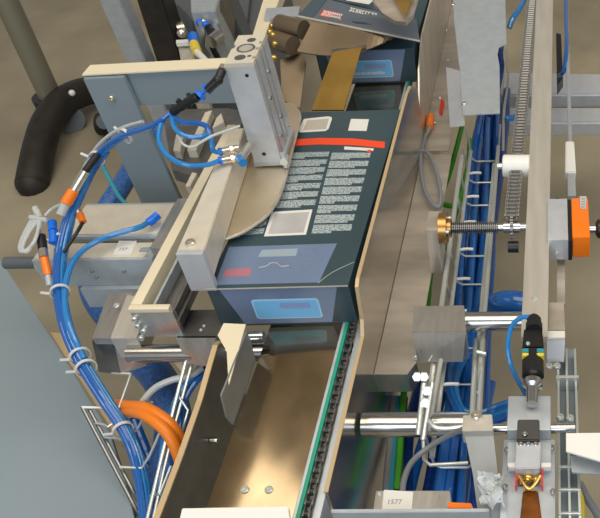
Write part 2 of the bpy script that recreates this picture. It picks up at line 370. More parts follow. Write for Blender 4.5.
# near carton
c1 = carton('long slate-blue printed carton under the pneumatic cylinder, nearest one', (-0.6045, 0.984, 0.0), 0.0, 0.2465, 0.565, ZB)
lid = cobj('lid', MB().box(-0.0005, 0.2470, 0.001, 0.5655, ZB - 0.002, ZB - 0.0002, 0.0006), M['card'], c1)
cobj('lid_edge', MB().box(0.0, 0.2465, -0.0002, 0.0010, ZB - 0.0022, ZB - 0.0002, 0), M['card_e'], lid)
zt = ZB - 0.0001
def on_lid(name, pts, mt, z=zt, lab=None, hh=0.0003): return obj(name, MB().prism([at(x, y, z) for x, y in pts], (0, 0, hh)), M[mt], lid, lab)
on_lid('flap_sheen', [(229, 247), (337, 243.5), (319, 282.5), (214.5, 285)], 'card_l', lab='paler blue front flap with painted-in reflection')  # lighter quad paints a glossy reflection on the lid front
on_lid('white_label', [(304, 119), (328, 116.4), (331.5, 117.2), (332, 119), (328.5, 129), (325.5, 131), (301, 132.5), (297, 131)], 'sticker')
on_lid('label_field', [(307, 120.5), (329, 118.5), (326, 129), (303, 130.5)], 'card_e', zt + 0.0003)
on_lid('square_label', [(351, 119), (369, 119.3), (366.5, 131), (348, 130.6)], 'sticker')
on_lid('red_stripe', [(294.5, 139.5), (320, 138), (352, 138.5), (385, 142), (384.5, 148.2), (352, 145.2), (318, 144.5), (292.3, 146)], 'card_red')
on_lid('white_bar', [(344.5, 146.5), (374, 148.5), (373, 151), (344, 149.6)], 'sticker')
obj('red_dot', MB().cyl(at(369, 151, zt + 0.0003), at(369, 151, zt + 0.0003) + V(0, 0, 0.0003), 0.005, 14), M['card_red'], lid)
on_lid('photo_frame', [(271.7, 212), (312.5, 209.5), (306, 234.7), (264, 236.5)], 'sticker')
on_lid('photo_field', [(275, 214), (309.5, 212), (303.5, 232.5), (268, 234)], 'sticker_g', zt + 0.0003)
on_lid('pale_print', [(262, 250), (298, 248.5), (296, 256), (258, 257)], 'card_mist', zt + 0.0003)
on_lid('faded_red_print', [(226, 269.5), (252, 267.5), (250, 276), (222.5, 277)], 'card_pink', zt + 0.0003)
s_ = MB().tube([at(259, 267.5, ZB + 0.0008), at(266, 266.2, ZB + 0.001), at(271, 263, ZB + 0.001), at(277, 263.3, ZB + 0.001), at(281, 266.3, ZB + 0.001), at(289, 265.5, ZB + 0.0008)], 0.0011, 6)
obj('hang_slot', s_, M['sticker_g'], lid, 'thin pale edges of a slit hang hole')
cr = MB().tube([at(318, 283, ZB), at(333, 272, ZB), at(354, 262, ZB)], 0.0006, 5)
obj('crease', cr, M['card_e'], lid)
# print on the lid in its own frame (local x across, y along)
b = MB(); iv = c1.matrix_basis.inverted()
def loc(px_, py_): return iv @ at(px_, py_, zt)
def para(q):                                    # q = four corner pixels of a column, cut into rows
    pass
def column(tl, tr, br, bl, n, seed):
    rnd = random.Random(seed); tl, tr, br, bl = [at(*p, zt) for p in (tl, tr, br, bl)]
    for i in range(n):
        for k in range(3):
            f0 = (i + 0.03 + 0.31 * k) / n; f1 = (i + 0.03 + 0.31 * (k + 1)) / n
            w = 1.0 if k < 2 else rnd.uniform(0.35, 0.95)
            if k == 2: f1 -= 0.10 / n
            a = tl.lerp(bl, f0); d = tl.lerp(bl, f1); a2 = tr.lerp(br, f0); d2 = tr.lerp(br, f1)
            b.prism([a, a.lerp(a2, w), d.lerp(d2, w), d], (0, 0, 0.0003))
column((290, 152.5), (329.5, 151.5), (314, 208), (259, 210), 7, 1)
column((250, 211), (270.5, 211), (262, 236.5), (223, 240), 3, 2)
column((332, 152.5), (371, 152.5), (350, 234), (311, 235), 9, 3)
obj('small_print', b, M['print'], lid, 'two columns of tiny pale text')
# far carton
c2 = carton('slate-blue printed carton farther up the slide, its flap lifted', (-0.600, 1.835, 0.0), 0.0, 0.2465, 0.565, ZB)
lid2 = cobj('lid', MB().box(-0.0005, 0.2470, 0.10, 0.5655, ZB - 0.002, ZB - 0.0002, 0.0006), M['card'], c2)
fl = [at(297, 17.5, 0.165), at(420, 42.5, 0.135), at(416, 18, 0.12), at(318, -6, 0.125)]
nrm = (fl[1] - fl[0]).cross(fl[3] - fl[0]).normalized()
fo = obj('flap', MB().prism(fl, nrm * 0.0015), M['card_g'], c2, 'raised grey-blue front flap')
def onf(u, v, h): # u along front edge, v back
    a = fl[0].lerp(fl[1], u); c = fl[3].lerp(fl[2], u); return a.lerp(c, v) + nrm * h
fm = MB(); fm.prism([onf(0, 0, 0.0004), onf(1, 0, 0.0004), onf(1, 0.06, 0.0004), onf(0, 0.06, 0.0004)], nrm * 0.0016); obj('flap_edge', fm, M['card_e'], fo)
fm = MB()
for (u0, u1, v0, v1) in ((0.0, 0.12, 0.06, 1.0), (0.12, 1.0, 0.90, 1.0)):
    fm.prism([onf(u0, v0, 0.0016), onf(u1, v0, 0.0016), onf(u1, v1, 0.0016), onf(u0, v1, 0.0016)], nrm * 0.0005)
obj('flap_border', fm, M['card'], fo)
def strokes(u0, u1, v0, v1, n, mt, name, seed, h=0.0016):
    rnd = random.Random(seed); b = MB()
    for i in range(n):
        a = u0 + (u1 - u0) * i / n; w = (u1 - u0) / n
        for (q0, q1, r0, r1) in rnd.choice([((0.1, 0.35, 0, 1), (0.35, 0.8, 0.75, 1), (0.35, 0.8, 0, 0.25)), ((0.1, 0.4, 0, 1), (0.55, 0.85, 0, 1)), ((0.1, 0.85, 0, 0.3), (0.1, 0.85, 0.7, 1), (0.55, 0.85, 0.3, 0.7))]):
            P = [(a + w * q0, v0 + (v1 - v0) * r0), (a + w * q1, v0 + (v1 - v0) * r0), (a + w * q1, v0 + (v1 - v0) * r1), (a + w * q0, v0 + (v1 - v0) * r1)]
            b.prism([onf(x, y, h) for x, y in P], nrm * 0.0005)
    return obj(name, b, M[mt], fo)
b = MB().prism([onf(u, v, 0.0016) for u, v in ((0.155, 0.20), (0.345, 0.19), (0.35, 0.44), (0.16, 0.44))], nrm * 0.0004); obj('red_patch', b, M['card_red'], fo)
strokes(0.165, 0.34, 0.23, 0.41, 9, 'sticker', 'patch_lettering', 5, 0.002)
strokes(0.37, 0.63, 0.60, 0.76, 9, 'sticker', 'white_lettering', 6)
strokes(0.46, 0.64, 0.42, 0.56, 7, 'sticker', 'white_lettering', 8)
b = MB().prism([onf(u, v, 0.0016) for u, v in ((0.36, 0.30), (0.44, 0.31), (0.48, 0.38), (0.52, 0.30), (0.60, 0.28), (0.52, 0.22), (0.46, 0.20))], nrm * 0.0004); obj('hang_hole', b, M['black'], fo)
b = MB().prism(px([(349, -2, 0.14), (374, 0, 0.14), (369, 4.5, 0.14), (346, 0.5, 0.14)]), (0, 0, 0.0008)); obj('white_label', b, M['sticker'], fo)
# strip, scoop and chute between the two cartons
tag(obj('hold_down_strip', MB().prism([at(312, 111, 0.09), at(344, 111, 0.09), at(362, 48, 0.135), at(333, 53, 0.135)], (0, 0, 0.003)), M['gold']),
    'gold-toned metal strip sloping between the two cartons', 'metal strip')
b = MB(); N = 16; rows = []
for i in range(N + 1):
    u = i / N; ang = math.pi * u
    near = at(297 + 98 * u, 51 + 7 * math.sin(ang) - 14 * u * u, 0.125)
    far = at(312 + 84 * u, 22 + 13 * u, 0.168 - 0.03 * u)
    rows.append((near, far))
for (a, f), (a2, f2) in zip(rows, rows[1:]): b.prism([a, a2, f2, f], (0, 0.001, -0.003))
bmesh.ops.remove_doubles(b.bm, verts=b.bm.verts[:], dist=1e-5)
t = thing('scoop_sheet', 'curved brown steel scoop sheet under the lifted flap of far carton', 'guide sheet', (-0.5, 1.8, 0.12))
obj('scoop', b, M['brown'], t)
obj('lip', MB().prism([at(332, 51, 0.13), at(368, 42, 0.13), at(366, 49, 0.127), at(332, 57, 0.127)], (0, 0, 0.003)), M['steel_dark'], t)
b = MB()
cv = [(370, -8), (374, 6), (383, 17), (396, 25), (406, 26), (413, 19), (418, 2), (420, -8)]
t = thing('chute_sheet', 'folded brown sheet-metal chute tip hanging above the far carton', 'chute', at(400, 5, 0.2))
b.prism([at(x, y, 0.20 - 0.0008 * y) for x, y in cv], (0.0, 0.0, 0.004)); obj('chute', b, M['warm'], t)
b = MB()
for (p, q) in zip(cv, cv[1:]):
    b.prism([at(*p, 0.204 - 0.0008 * p[1]), at(*q, 0.204 - 0.0008 * q[1]), at(*q, 0.204 - 0.0008 * q[1]) + V(0, 0, 0.010), at(*p, 0.204 - 0.0008 * p[1]) + V(0, 0, 0.010)], (0, 0.003, 0))
obj('rim', b, M['steel'], t)
obj('inner_fold', MB().prism([at(391, -6, 0.215), at(405, 17, 0.20), at(414, -6, 0.215)], (0, 0, 0.003)), M['gold'], t)

# ================================================================== LEFT SIDE: cylinder, bars, bracket
# rounded press plate lying over the carton
cur = [(199, 244), (207, 241), (222, 239.5), (240, 234), (256, 224), (269, 213), (278, 199), (284, 183), (291, 155), (298, 127), (300, 117), (297, 109), (290, 104.5), (280, 104), (262, 105)]
t = thing('press_plate', 'rounded polished steel press plate resting over the near carton', 'plate', (-0.57, 1.3, 0.1))
obj('plate', MB().prism([at(x, y, 0.112) for x, y in cur], (0, 0, 0.004)), M['satin'], t)
b = MB().tube([at(x, y, 0.112) for x, y in cur[:14]], 0.0032, 8, 4); obj('edge', b, M['warm'], t)
b = MB()
for i in range(5): p = at(205 + 2.6 * i, 236.5 - 0.2 * i, 0.104); b.box(p.x - 0.0016, p.x + 0.0016, p.y - 0.002, p.y + 0.002, 0.099, 0.108, 0.0003)
obj('spring_teeth', b, M['bronze'], t)
# bar B
t = thing('push_bar', 'pale aluminium push bar with end plate beside the near carton', 'bar', (-0.605, 1.2, 0.115))
BA = Matrix.Rotation(math.radians(0.0), 4, 'Z')
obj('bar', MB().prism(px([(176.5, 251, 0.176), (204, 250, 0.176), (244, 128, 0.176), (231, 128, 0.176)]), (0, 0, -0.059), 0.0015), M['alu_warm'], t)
obj('end_plate', MB().box(-0.630, -0.585, 0.985, 0.997, 0.092, 0.176, 0.001), M['alu_light'], t)
obj('side_rail', MB().prism(px([(212, 236, 0.135), (217, 236, 0.135), (241, 165, 0.135), (236, 165, 0.135)]), (0, 0, -0.018), 0.001), M['alu'], t)
screw(t, (-0.613, 1.012, 0.176), 0.0085, (0, 0, 1), 0.006, 'nickel')
b = MB().prism([at(209, 248, 0.13), at(214, 262, 0.115), at(212, 288, 0.098), at(206, 268, 0.11)], (-0.002, 0, 0)); obj('gusset', b, M['steel'], t)
# bar A : channel
t = thing('channel_bar', 'open aluminium channel bar left of the push bar, dark inside', 'bar', (-0.71, 1.2, 0.0))
obj('base', MB().box(-0.742, -0.668, 0.975, 1.56, 0.012, 0.03, 0.001), M['steel_dark'], t)
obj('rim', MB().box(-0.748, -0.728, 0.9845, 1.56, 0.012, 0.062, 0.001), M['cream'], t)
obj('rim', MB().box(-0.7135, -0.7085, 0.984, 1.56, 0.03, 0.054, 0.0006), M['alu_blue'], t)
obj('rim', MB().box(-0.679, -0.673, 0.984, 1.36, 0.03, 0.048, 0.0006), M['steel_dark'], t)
obj('end_cap', MB().box(-0.748, -0.676, 0.972, 0.984, 0.053, 0.062, 0.0008), M['cream'], t, 'cream lit end edge')
obj('end_face', MB().box(-0.748, -0.672, 0.9735, 0.984, -0.010, 0.0528, 0.0008), M['steel'], t)
for p in ((135, 318), (138, 325), (144, 330), (142, 337)): screw(t, aty(p[0], p[1], 0.9735), 0.0055, (0, -1, 0), 0.006, 'zinc')
# dark plates under it
t = thing('mounting_plate', 'dark steel mounting plate with tan corner below the channel bar', 'plate', (-0.62, 0.98, -0.06))
obj('top_plate', MB().prism(px([(186, 310, 0.0), (226, 309, 0.0), (228, 326, 0.0), (219, 338, 0.0), (176, 338, 0.0)]), (0, 0, -0.006), 0.0005), M['steel_dark'], t)
obj('face_plate', MB().prism([at(176, 338, 0.0), at(216, 338, 0.0), at(206, 366, -0.055), at(187, 364, -0.055)], (0, 0.004, 0)), M['steel'], t)
obj('tan_corner', MB().prism([at(172, 304, 0.008), at(185, 309, 0.008), at(179, 327, 0.0), at(172, 318, 0.0)], (0, 0, 0.003)), M['tan'], t)
obj('tan_web', MB().prism([at(163, 349, -0.05), at(184, 349, -0.05), at(182, 372, -0.08), at(176, 366, -0.08)], (0, 0.004, 0)), M['tan'], t)
for p in ((201, 330), (204, 326)): screw(t, at(*p, 0.0), 0.003, h=0.002)
tag(obj('cross_shaft', MB().cyl((-0.782, 0.965, -0.045), (-0.35, 0.965, -0.045), 0.0165, 28), M['chrome']), 'polished round shaft passing under the near carton', 'shaft')
t = thing('shaft_clamp', 'steel clamp block on the left end of the carton shaft', 'clamp', (-0.83, 1.0, -0.1))
obj('arm', MB().prism(px([(92, 338, -0.02), (112, 338, -0.02), (138, 292, -0.02), (108, 292, -0.02)]), (0, 0, -0.02), 0.001), M['steel'], t)
obj('block', MB().prism(px([(110, 338, -0.012), (137, 338, -0.012), (150, 300, -0.012), (127, 294, -0.012)]), (0, 0, -0.055), 0.001), M['alu'], t)
obj('front_plate', MB().prism([at(92, 341, -0.03), at(112, 341, -0.03), at(121, 374, -0.1), at(99, 372, -0.1)], (0, 0.01, 0)), M['steel_dark'], t)
obj('front_block', MB().prism([at(111, 340, -0.03), at(134, 340, -0.03), at(146, 366, -0.1), at(121, 374, -0.1)], (0, 0.01, 0)), M['steel'], t)
screw(t, at(117, 306, -0.012), 0.006, h=0.004)
# L bracket
t = thing('frame_bracket', 'grey angle bracket with cream lit top edge left of the cylinder', 'bracket', (-0.85, 1.5, -0.13))
obj('crossbar', MB().prism([(-0.99, 1.505, 0.150), (-0.600, 1.505, 0.150), (-0.600, 1.505, 0.238), (-0.99, 1.505, 0.226)], (0, 0.03, 0), 0.001), M['panel'], t)
obj('crossbar_lit_top', MB().prism([(-0.992, 1.498, 0.2262), (-0.600, 1.498, 0.2382), (-0.600, 1.54, 0.2382), (-0.992, 1.54, 0.2262)], (0, 0, 0.004), 0.0006), M['cream'], t)  # top face under warm light, drawn as a cream layer
obj('hanger_plate', MB().prism([(-0.988, 1.490, 0.224), (-0.900, 1.490, 0.226), (-0.884, 1.490, -0.13), (-0.98, 1.490, -0.16)], (0, 0.013, 0), 0.001), M['panel'], t)
screw(t, aty(112, 98, 1.49), 0.007, (0, -1, 0), 0.006, 'nickel')
screw(t, aty(160, 208, 1.49), 0.006, (0, -1, 0), 0.006, 'nickel')
# cylinder
t = thing('pneumatic_cylinder', 'tall silver grooved pneumatic cylinder standing over the near carton', 'air cylinder', (-0.575, 1.37, 0.12), math.radians(3))
pr = [(-0.027, -0.056), (0.026, -0.056), (0.026, -0.040), (0.020, -0.040), (0.020, -0.030), (0.026, -0.030), (0.026, -0.006), (0.018, -0.006), (0.018, 0.004), (0.026, 0.004), (0.026, 0.018), (0.020, 0.018), (0.020, 0.028), (0.026, 0.028), (0.026, 0.056), (-0.027, 0.056), (-0.027, 0.02), (-0.022, 0.016), (-0.022, 0.006), (-0.027, 0.002)]
obj('body', MB().prism([(x, y, 0.012) for x, y in pr], (0, 0, 0.205), 0.0), M['alu_light'], t, local=True)
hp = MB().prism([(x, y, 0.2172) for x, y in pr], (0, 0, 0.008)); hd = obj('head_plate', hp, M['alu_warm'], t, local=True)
for (x, y, r) in ((-0.003, -0.034, 0.0105), (0.003, 0.034, 0.0085), (0.013, -0.03, 0.004)):
    obj('bore', MB().cyl((x, y, 0.2248), (x, y, 0.2254), r, 20), M['steel_dark'], hd, local=True)
obj('seal_ring', MB().ring((0, 0.001, 0.2248), (0, 0.001, 0.2262), 0.017, 0.0135, 24), M['steel_dark'], hd, local=True)
obj('piston', MB().cyl((0, 0.001, 0.2250), (0, 0.001, 0.2258), 0.0132, 24), M['alu'], hd, local=True)
fb = MB().box(-0.029, 0.03, -0.058, 0.058, 0.0, 0.012, 0.001); obj('foot_plate', fb, M['alu_blue'], t, local=True)
for y, z in ((-0.018, 0.13), (-0.018, 0.045), (0.012, 0.17), (0.012, 0.07), (0.043, 0.03)):
    obj('screw', MB().cyl((0.026, y, z), (0.0285, y, z), 0.004, 10), M['chrome'], t, local=True)
obj('port', MB().cyl((0.008, -0.056, 0.20), (0.008, -0.0566, 0.20), 0.0035, 10), M['black'], t, local=True)
obj('port', MB().cyl((-0.004, -0.056, 0.028), (-0.004, -0.0566, 0.028), 0.004, 10), M['black'], t, local=True)
b = MB().cyl((0.034, -0.06, -0.002), (0.034, -0.06, 0.03), 0.006, 12).cyl((0.034, -0.068, 0.014), (0.034, -0.05, 0.014), 0.008, 12)
obj('clamp_screw', b, M['zinc'], t, local=True)

# actuator body
t = thing('linear_actuator', 'grey rectangular linear actuator with white label, left of channel bar', 'actuator', (-0.93, 1.24, -0.08))
ab = MB(); ab.box(-1.044, -0.80, 1.170, 1.222, -0.068, 0.002, 0.0015); ab.box(-1.03, -0.80, 1.222, 1.235, -0.068, -0.006, 0.0005); ab.box(-1.005, -0.80, 1.235, 1.345, -0.068, 0.008, 0.0015)
obj('housing', ab, M['alu_blue'], t)
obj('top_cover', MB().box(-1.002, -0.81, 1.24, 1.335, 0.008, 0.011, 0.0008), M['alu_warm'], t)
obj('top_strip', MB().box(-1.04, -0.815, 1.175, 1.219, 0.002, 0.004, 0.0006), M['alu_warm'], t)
obj('slot_rod', MB().cyl((-1.02, 1.229, -0.002), (-0.80, 1.229, -0.002), 0.004, 10), M['chrome'], t)
b = MB().cyl((-1.125, 1.198, -0.028), (-1.044, 1.198, -0.028), 0.0125, 18); obj('plunger', b, M['darkgrey'], t)
obj('collar', MB().cyl((-1.052, 1.198, -0.028), (-1.0405, 1.198, -0.028), 0.022, 18), M['alu'], t)
lab = obj('label_plate', MB().prism(px([(119, 241, 0.0042), (137, 241, 0.0042), (131, 255, 0.0042), (113, 255, 0.0042)]), (0, 0, 0.0006)), M['sticker'], t, 'white rectangular label')
a_ = at(118, 250.5, 0.0049); text(lab, 'lettering', '157', a_, (1, 0, 0), (0.1, 1, 0), 0.012, 'ink')
for p in ((92, 271), (124, 271), (97, 277)): screw(t, aty(*p, 1.170), 0.004, (0, -1, 0), 0.003, 'chrome')
b = MB().box(-0.80, -0.772, 1.18, 1.34, -0.05, 0.022, 0.001); obj('end_block', b, M['steel'], t)
obj('end_slot', MB().prism(px([(141, 248, 0.0235), (151, 247, 0.0235), (148, 252, 0.0235), (139, 252, 0.0235)]), (0, 0, 0.001)), M['panel'], t)
obj('lower_rail', MB().box(-0.97, -0.78, 1.16, 1.30, -0.12, -0.0685, 0.0015), M['alu_blue'], t)

# ================================================================== FITTINGS AND HOSES (left)
t = thing('elbow_fitting', 'black swivel elbow fitting screwed into the top of the cylinder', 'fitting', at(219, 80, 0.31))
e0 = at(222, 71, 0.335); e1 = at(218, 80, 0.325); e2 = at(207, 90, 0.31); e3 = at(196, 97, 0.298)
obj('swivel', MB().cyl(e0, e1, 0.008, 14).ball(e1, 0.0095).cyl(e1, e2, 0.0085, 14, 0.0075), M['black'], t)
obj('nut', MB().cyl(at(223.5, 67, 0.335), e0, 0.008, 6), M['nickel'], t)
obj('release_collar', MB().cyl(at(209, 87, 0.312), at(206, 90, 0.308), 0.0105, 14).cyl(at(206, 90, 0.308), at(200, 95, 0.302), 0.004, 10).cyl(at(202, 93.5, 0.303), at(199, 96, 0.300), 0.0105, 14), M['blue_p'], t)
t = thing('flow_control', 'black ribbed flow control valve between elbow and blue hose bundle', 'valve', at(185, 104, 0.28))
f0 = at(198, 96, 0.298); f1 = at(172, 112, 0.268)
obj('body', MB().lathe(f0, f1 - f0, [((f1 - f0).length * k / 8, 0.0095 if k % 2 else 0.0075) for k in range(9)], 12), M['black'], t)
obj('lever', MB().cyl(at(183, 104, 0.28), at(177, 100, 0.29), 0.005, 8).cyl(at(190, 99, 0.28), at(188, 93, 0.29), 0.004, 8), M['black'], t)
def hose(label, pts, r, mt, name='air_hose', cat='hose', group=None, n=10, sub=6, ridge=0.0):
    return tag(obj(name, MB().tube([at(*p) for p in pts], r, n, sub, ridge), M[mt]), label, cat, group)
main = [(172, 112, 0.262), (160, 121, 0.255), (146, 127, 0.24), (124, 134, 0.22), (104, 148, 0.19), (90, 168, 0.15), (78, 194, 0.11), (67, 220, 0.08), (60, 250, 0.05), (58, 285, 0.03), (65, 325, 0.0), (80, 360, -0.04), (102, 396, -0.08), (122, 426, -0.12), (134, 452, -0.15), (141, 485, -0.17), (146, 525, -0.18)]
def off(pts, dx, dy, dz=0.0, a=0, b=None): return [(x + dx, y + dy, z + dz) for x, y, z in pts[a:b]]
hg = 'blue air hoses in the tied bundle'
bl = 'blue air hose in the zip-tied bundle curving from cylinder down to wire basket'
H = []
for k, (dx, dy, dz, a, mt) in enumerate(((0, 0, 0, 0, 'hose'), (3.2, 1.2, -0.004, 1, 'hose_l'), (-3.0, 2.6, -0.004, 1, 'hose'), (3.6, 4.0, -0.010, 4, 'hose'), (6.0, 0.5, -0.010, 7, 'hose_l'), (-3.2, -1, -0.008, 8, 'hose_d'), (1.0, 3.5, -0.012, 8, 'hose_d'))):
    H.append(hose(bl, off(main, dx, dy, dz, a), 0.0046, mt, group=hg))
hose('milky white thin tube lying along the blue bundle beside the bracket', off(main, -3, -5.5, 0.006, 2, 7), 0.0036, 'hose_c', name='air_tube')
hose('looped light blue air hose hanging in a ring left of the cylinder', [(170, 112, 0.258), (161, 124, 0.25), (159, 141, 0.235), (168, 156, 0.22), (186, 165, 0.205), (206, 165, 0.195), (219, 161, 0.19)], 0.0046, 'hose_l')
hose('light blue air hose arching from bundle over to the cylinder foot fittings', [(171, 113, 0.262), (175, 128, 0.25), (186, 136, 0.243), (200, 137, 0.238), (210, 135, 0.232), (212, 146, 0.215), (214, 151, 0.205), (221, 153, 0.196)], 0.0046, 'hose_l')
hose('short blue air hose bending inside the ring loop beside the cylinder', [(172, 114, 0.262), (182, 122, 0.255), (197, 123, 0.25), (207, 127, 0.243), (210, 136, 0.232)], 0.0048, 'hose')
hose('milky tube hanging in a shallow curve inside the blue loop', [(177, 130, 0.245), (182, 143, 0.235), (192, 147, 0.23), (203, 141, 0.235), (212, 136, 0.24), (226, 131, 0.245), (240, 126, 0.25)], 0.0026, 'hose_c', name='air_tube')
t = thing('hose_fittings', 'twin cream push-in fittings with blue ends at the cylinder foot', 'fitting', at(232, 156, 0.18))
for (a, b_, c, d) in (((219, 152, 0.196), (238, 148, 0.19), 0, 0), ((219, 161, 0.19), (240, 157, 0.185), 0, 0)):
    p, q = at(*a), at(*b_); obj('fitting_body', MB().cyl(p.lerp(q, 0.12), q, 0.0068, 14).cyl(p.lerp(q, 0.55), p.lerp(q, 0.7), 0.0078, 6), M['nickel'], t)
    obj('release_collar', MB().cyl(p, p.lerp(q, 0.13), 0.0078, 14), M['blue_p'], t)
obj('end_cap', MB().cyl(at(239, 158, 0.186), at(243, 163, 0.188), 0.0078, 16), M['hose_l'], t, 'round blue cap')
obj('manifold', MB().cyl(at(241, 158, 0.18), at(249, 146, 0.18), 0.0085, 14), M['nickel'], t)
hose('blue air hose swooping across the top of the linear actuator', [(150, 221, 0.028), (140, 227, 0.032), (122, 232, 0.034), (104, 238, 0.034), (86, 248, 0.036), (73, 262, 0.036), (66, 282, 0.028), (65, 305, 0.015), (71, 330, -0.004), (84, 358, -0.04)], 0.0056, 'hose_l')
tag(obj('push_fitting', MB().cyl(at(148, 223, 0.028), at(154, 219, 0.03), 0.009, 14).cyl(at(153, 219, 0.03), at(158, 215, 0.032), 0.010, 6), M['blue_p']), 'blue push-in fitting at the far end of the actuator', 'fitting')
hose('teal-blue tube passing behind the bracket down to the actuator', [(100, 160, 0.0), (112, 184, -0.02), (122, 200, -0.03), (138, 212, -0.02), (146, 216, 0.0)], 0.0045, 'teal', name='air_tube')
hose('thick dark blue sleeved hose behind the bracket and actuator', [(150, 135, -0.2), (134, 165, -0.2), (119, 190, -0.2), (104, 215, -0.22), (93, 250, -0.25), (90, 285, -0.27), (102, 312, -0.28), (122, 330, -0.28)], 0.026, 'hose_sleeve', name='sleeved_hose', n=18)
hose('thick blue sleeved hose in the wire basket below the shaft', [(122, 330, -0.24), (140, 356, -0.22), (160, 380, -0.22), (172, 410, -0.22), (172, 445, -0.22), (160, 520, -0.24)], 0.034, 'hose_sleeve', name='sleeved_hose', n=18)
# zip ties
def tie(px_, py_, z, dx, dy, r, label):
    p = at(px_, py_, z); d = at(px_ + dx, py_ + dy, z) - p; d.normalize()
    t = thing('zip_tie', label, 'cable tie', p)
    obj('band', MB().ring(p - d * 0.003, p + d * 0.003, r, r - 0.0018, 20), M['tie'], t)
    s_ = d.cross(Vector((0, 0, 1))).normalized()
    obj('tail', MB().cyl(p + s_ * r + V(0, 0, 0.004), p + s_ * (r + 0.012) + V(0, 0, 0.012), 0.0028, 6), M['tie'], t)
tie(126, 136, 0.215, -20, 12, 0.0155, 'white zip tie round the bundle in front of the angle bracket')
tie(97, 158, 0.168, -12, 18, 0.0155, 'white zip tie round the bundle just above the orange connector')
tie(60, 240, 0.052, -2, 20, 0.0165, 'white zip tie round the bundle beside the plunger end')
tie(60, 292, 0.022, 2, 20, 0.0175, 'white zip tie on the bundle just below the actuator corner')
tie(80, 356, -0.04, 14, 25, 0.0185, 'white zip tie on the bundle beside the shaft clamp, upper of two')
tie(86, 368, -0.054, 14, 25, 0.0185, 'white zip tie on the bundle beside the shaft clamp, lower of two')
tie(123, 430, -0.128, 12, 25, 0.0185, 'white zip tie on the bundle inside the wire basket')
# plugs
t = thing('cable_plug', 'orange and clear cable plug at the bend of the bundle', 'connector', at(72, 200, 0.11))
g = [(88, 176, 0.15), (81, 190, 0.13), (76, 196, 0.122), (68, 209, 0.108), (63, 220, 0.095)]; g = [at(*p) for p in g]
obj('cable_end', MB().cyl(at(98, 160, 0.168) + V(0.004, 0, 0.012), g[0] + V(0, 0, 0.012), 0.007, 12), M['black'], t)
obj('nut', MB().cyl(g[0] + V(0, 0, 0.012), g[2] + V(0, 0, 0.012), 0.0085, 12), M['nickel'], t)
obj('housing', MB().cyl(g[2] + V(0, 0, 0.012), g[3] + V(0, 0, 0.012), 0.0105, 14), M['orange_p'], t)
obj('clear_tip', MB().cyl(g[3] + V(0, 0, 0.012), g[4] + V(0, 0, 0.012), 0.0085, 12), M['hose_c'], t)
t = thing('cable_plug', 'small orange-tipped cable plug right of the larger orange one', 'connector', at(80, 213, 0.08))
p = [at(77, 209, 0.085), at(80, 214, 0.08), at(83, 222, 0.075), at(76, 234, 0.06), at(64, 252, 0.05)]
obj('nut', MB().cyl(p[0], p[1], 0.006, 10), M['nickel'], t); obj('housing', MB().cyl(p[1], p[2], 0.0068, 12), M['orange_p'], t); obj('cable', MB().tube(p[2:], 0.0034, 8), M['black'], t)
t = thing('cable_plug', 'black and orange cable plug hanging beside the plunger', 'connector', at(44, 255, 0.05))
p = [at(38, 230, 0.07), at(41, 236, 0.065), at(43, 250, 0.055), at(44, 258, 0.05), at(48, 275, 0.03), at(50, 286, 0.02)]
obj('boot', MB().cyl(p[1], p[2], 0.0085, 12), M['black'], t); obj('nut', MB().cyl(p[2], p[3], 0.0085, 10), M['nickel'], t)
obj('housing', MB().cyl(p[3], p[4], 0.0078, 12), M['orange_p'], t); obj('clear_tip', MB().cyl(p[4], p[5], 0.006, 12), M['hose_c'], t)
obj('cable', MB().tube([p[0], p[0].lerp(p[1], 0.5), p[1]], 0.004, 8, 2), M['hose_c'], t)
t = thing('plastic_coil', 'milky coiled plastic loop hanging off the hose bundle by the plunger', 'plastic loop', at(32, 230, 0.07))
b = MB()
for k in range(5):
    o_ = 1.4 * k; b.tube([at(36 + o_ * .6, 214 + o_, .085), at(28 + o_ * .3, 226 + o_, .08), at(20 + o_ * .5, 244 + o_ * .5, .07), at(22 + o_, 252, .065), at(33 + o_ * .4, 244 - o_, .07), at(38 + o_ * .3, 230 - o_ * .5, .08), at(38 + o_ * .4, 217 + o_ * .4, .085)], 0.0032, 8)
obj('loop', b, M['bag'], t)
obj('clip', MB().cyl(at(35, 208, 0.09), at(40, 218, 0.085), 0.006, 10).cyl(at(30, 217, 0.088), at(47, 220, 0.085), 0.0045, 10), M['bag'], t)
obj('stem', MB().tube([at(45, 216, 0.085), at(52, 209, 0.09), at(63, 204, 0.1), at(72, 203, 0.105)], 0.0032, 8), M['hose_c'], t)
tag(obj('push_fitting', MB().cyl(at(52, 222, 0.075), at(53, 231, 0.07), 0.0085, 14).cyl(at(53, 231, 0.07), at(53, 243, 0.06), 0.0072, 10), M['blue_p']), 'blue push-in fitting standing on the actuator beside the plastic loop', 'fitting')

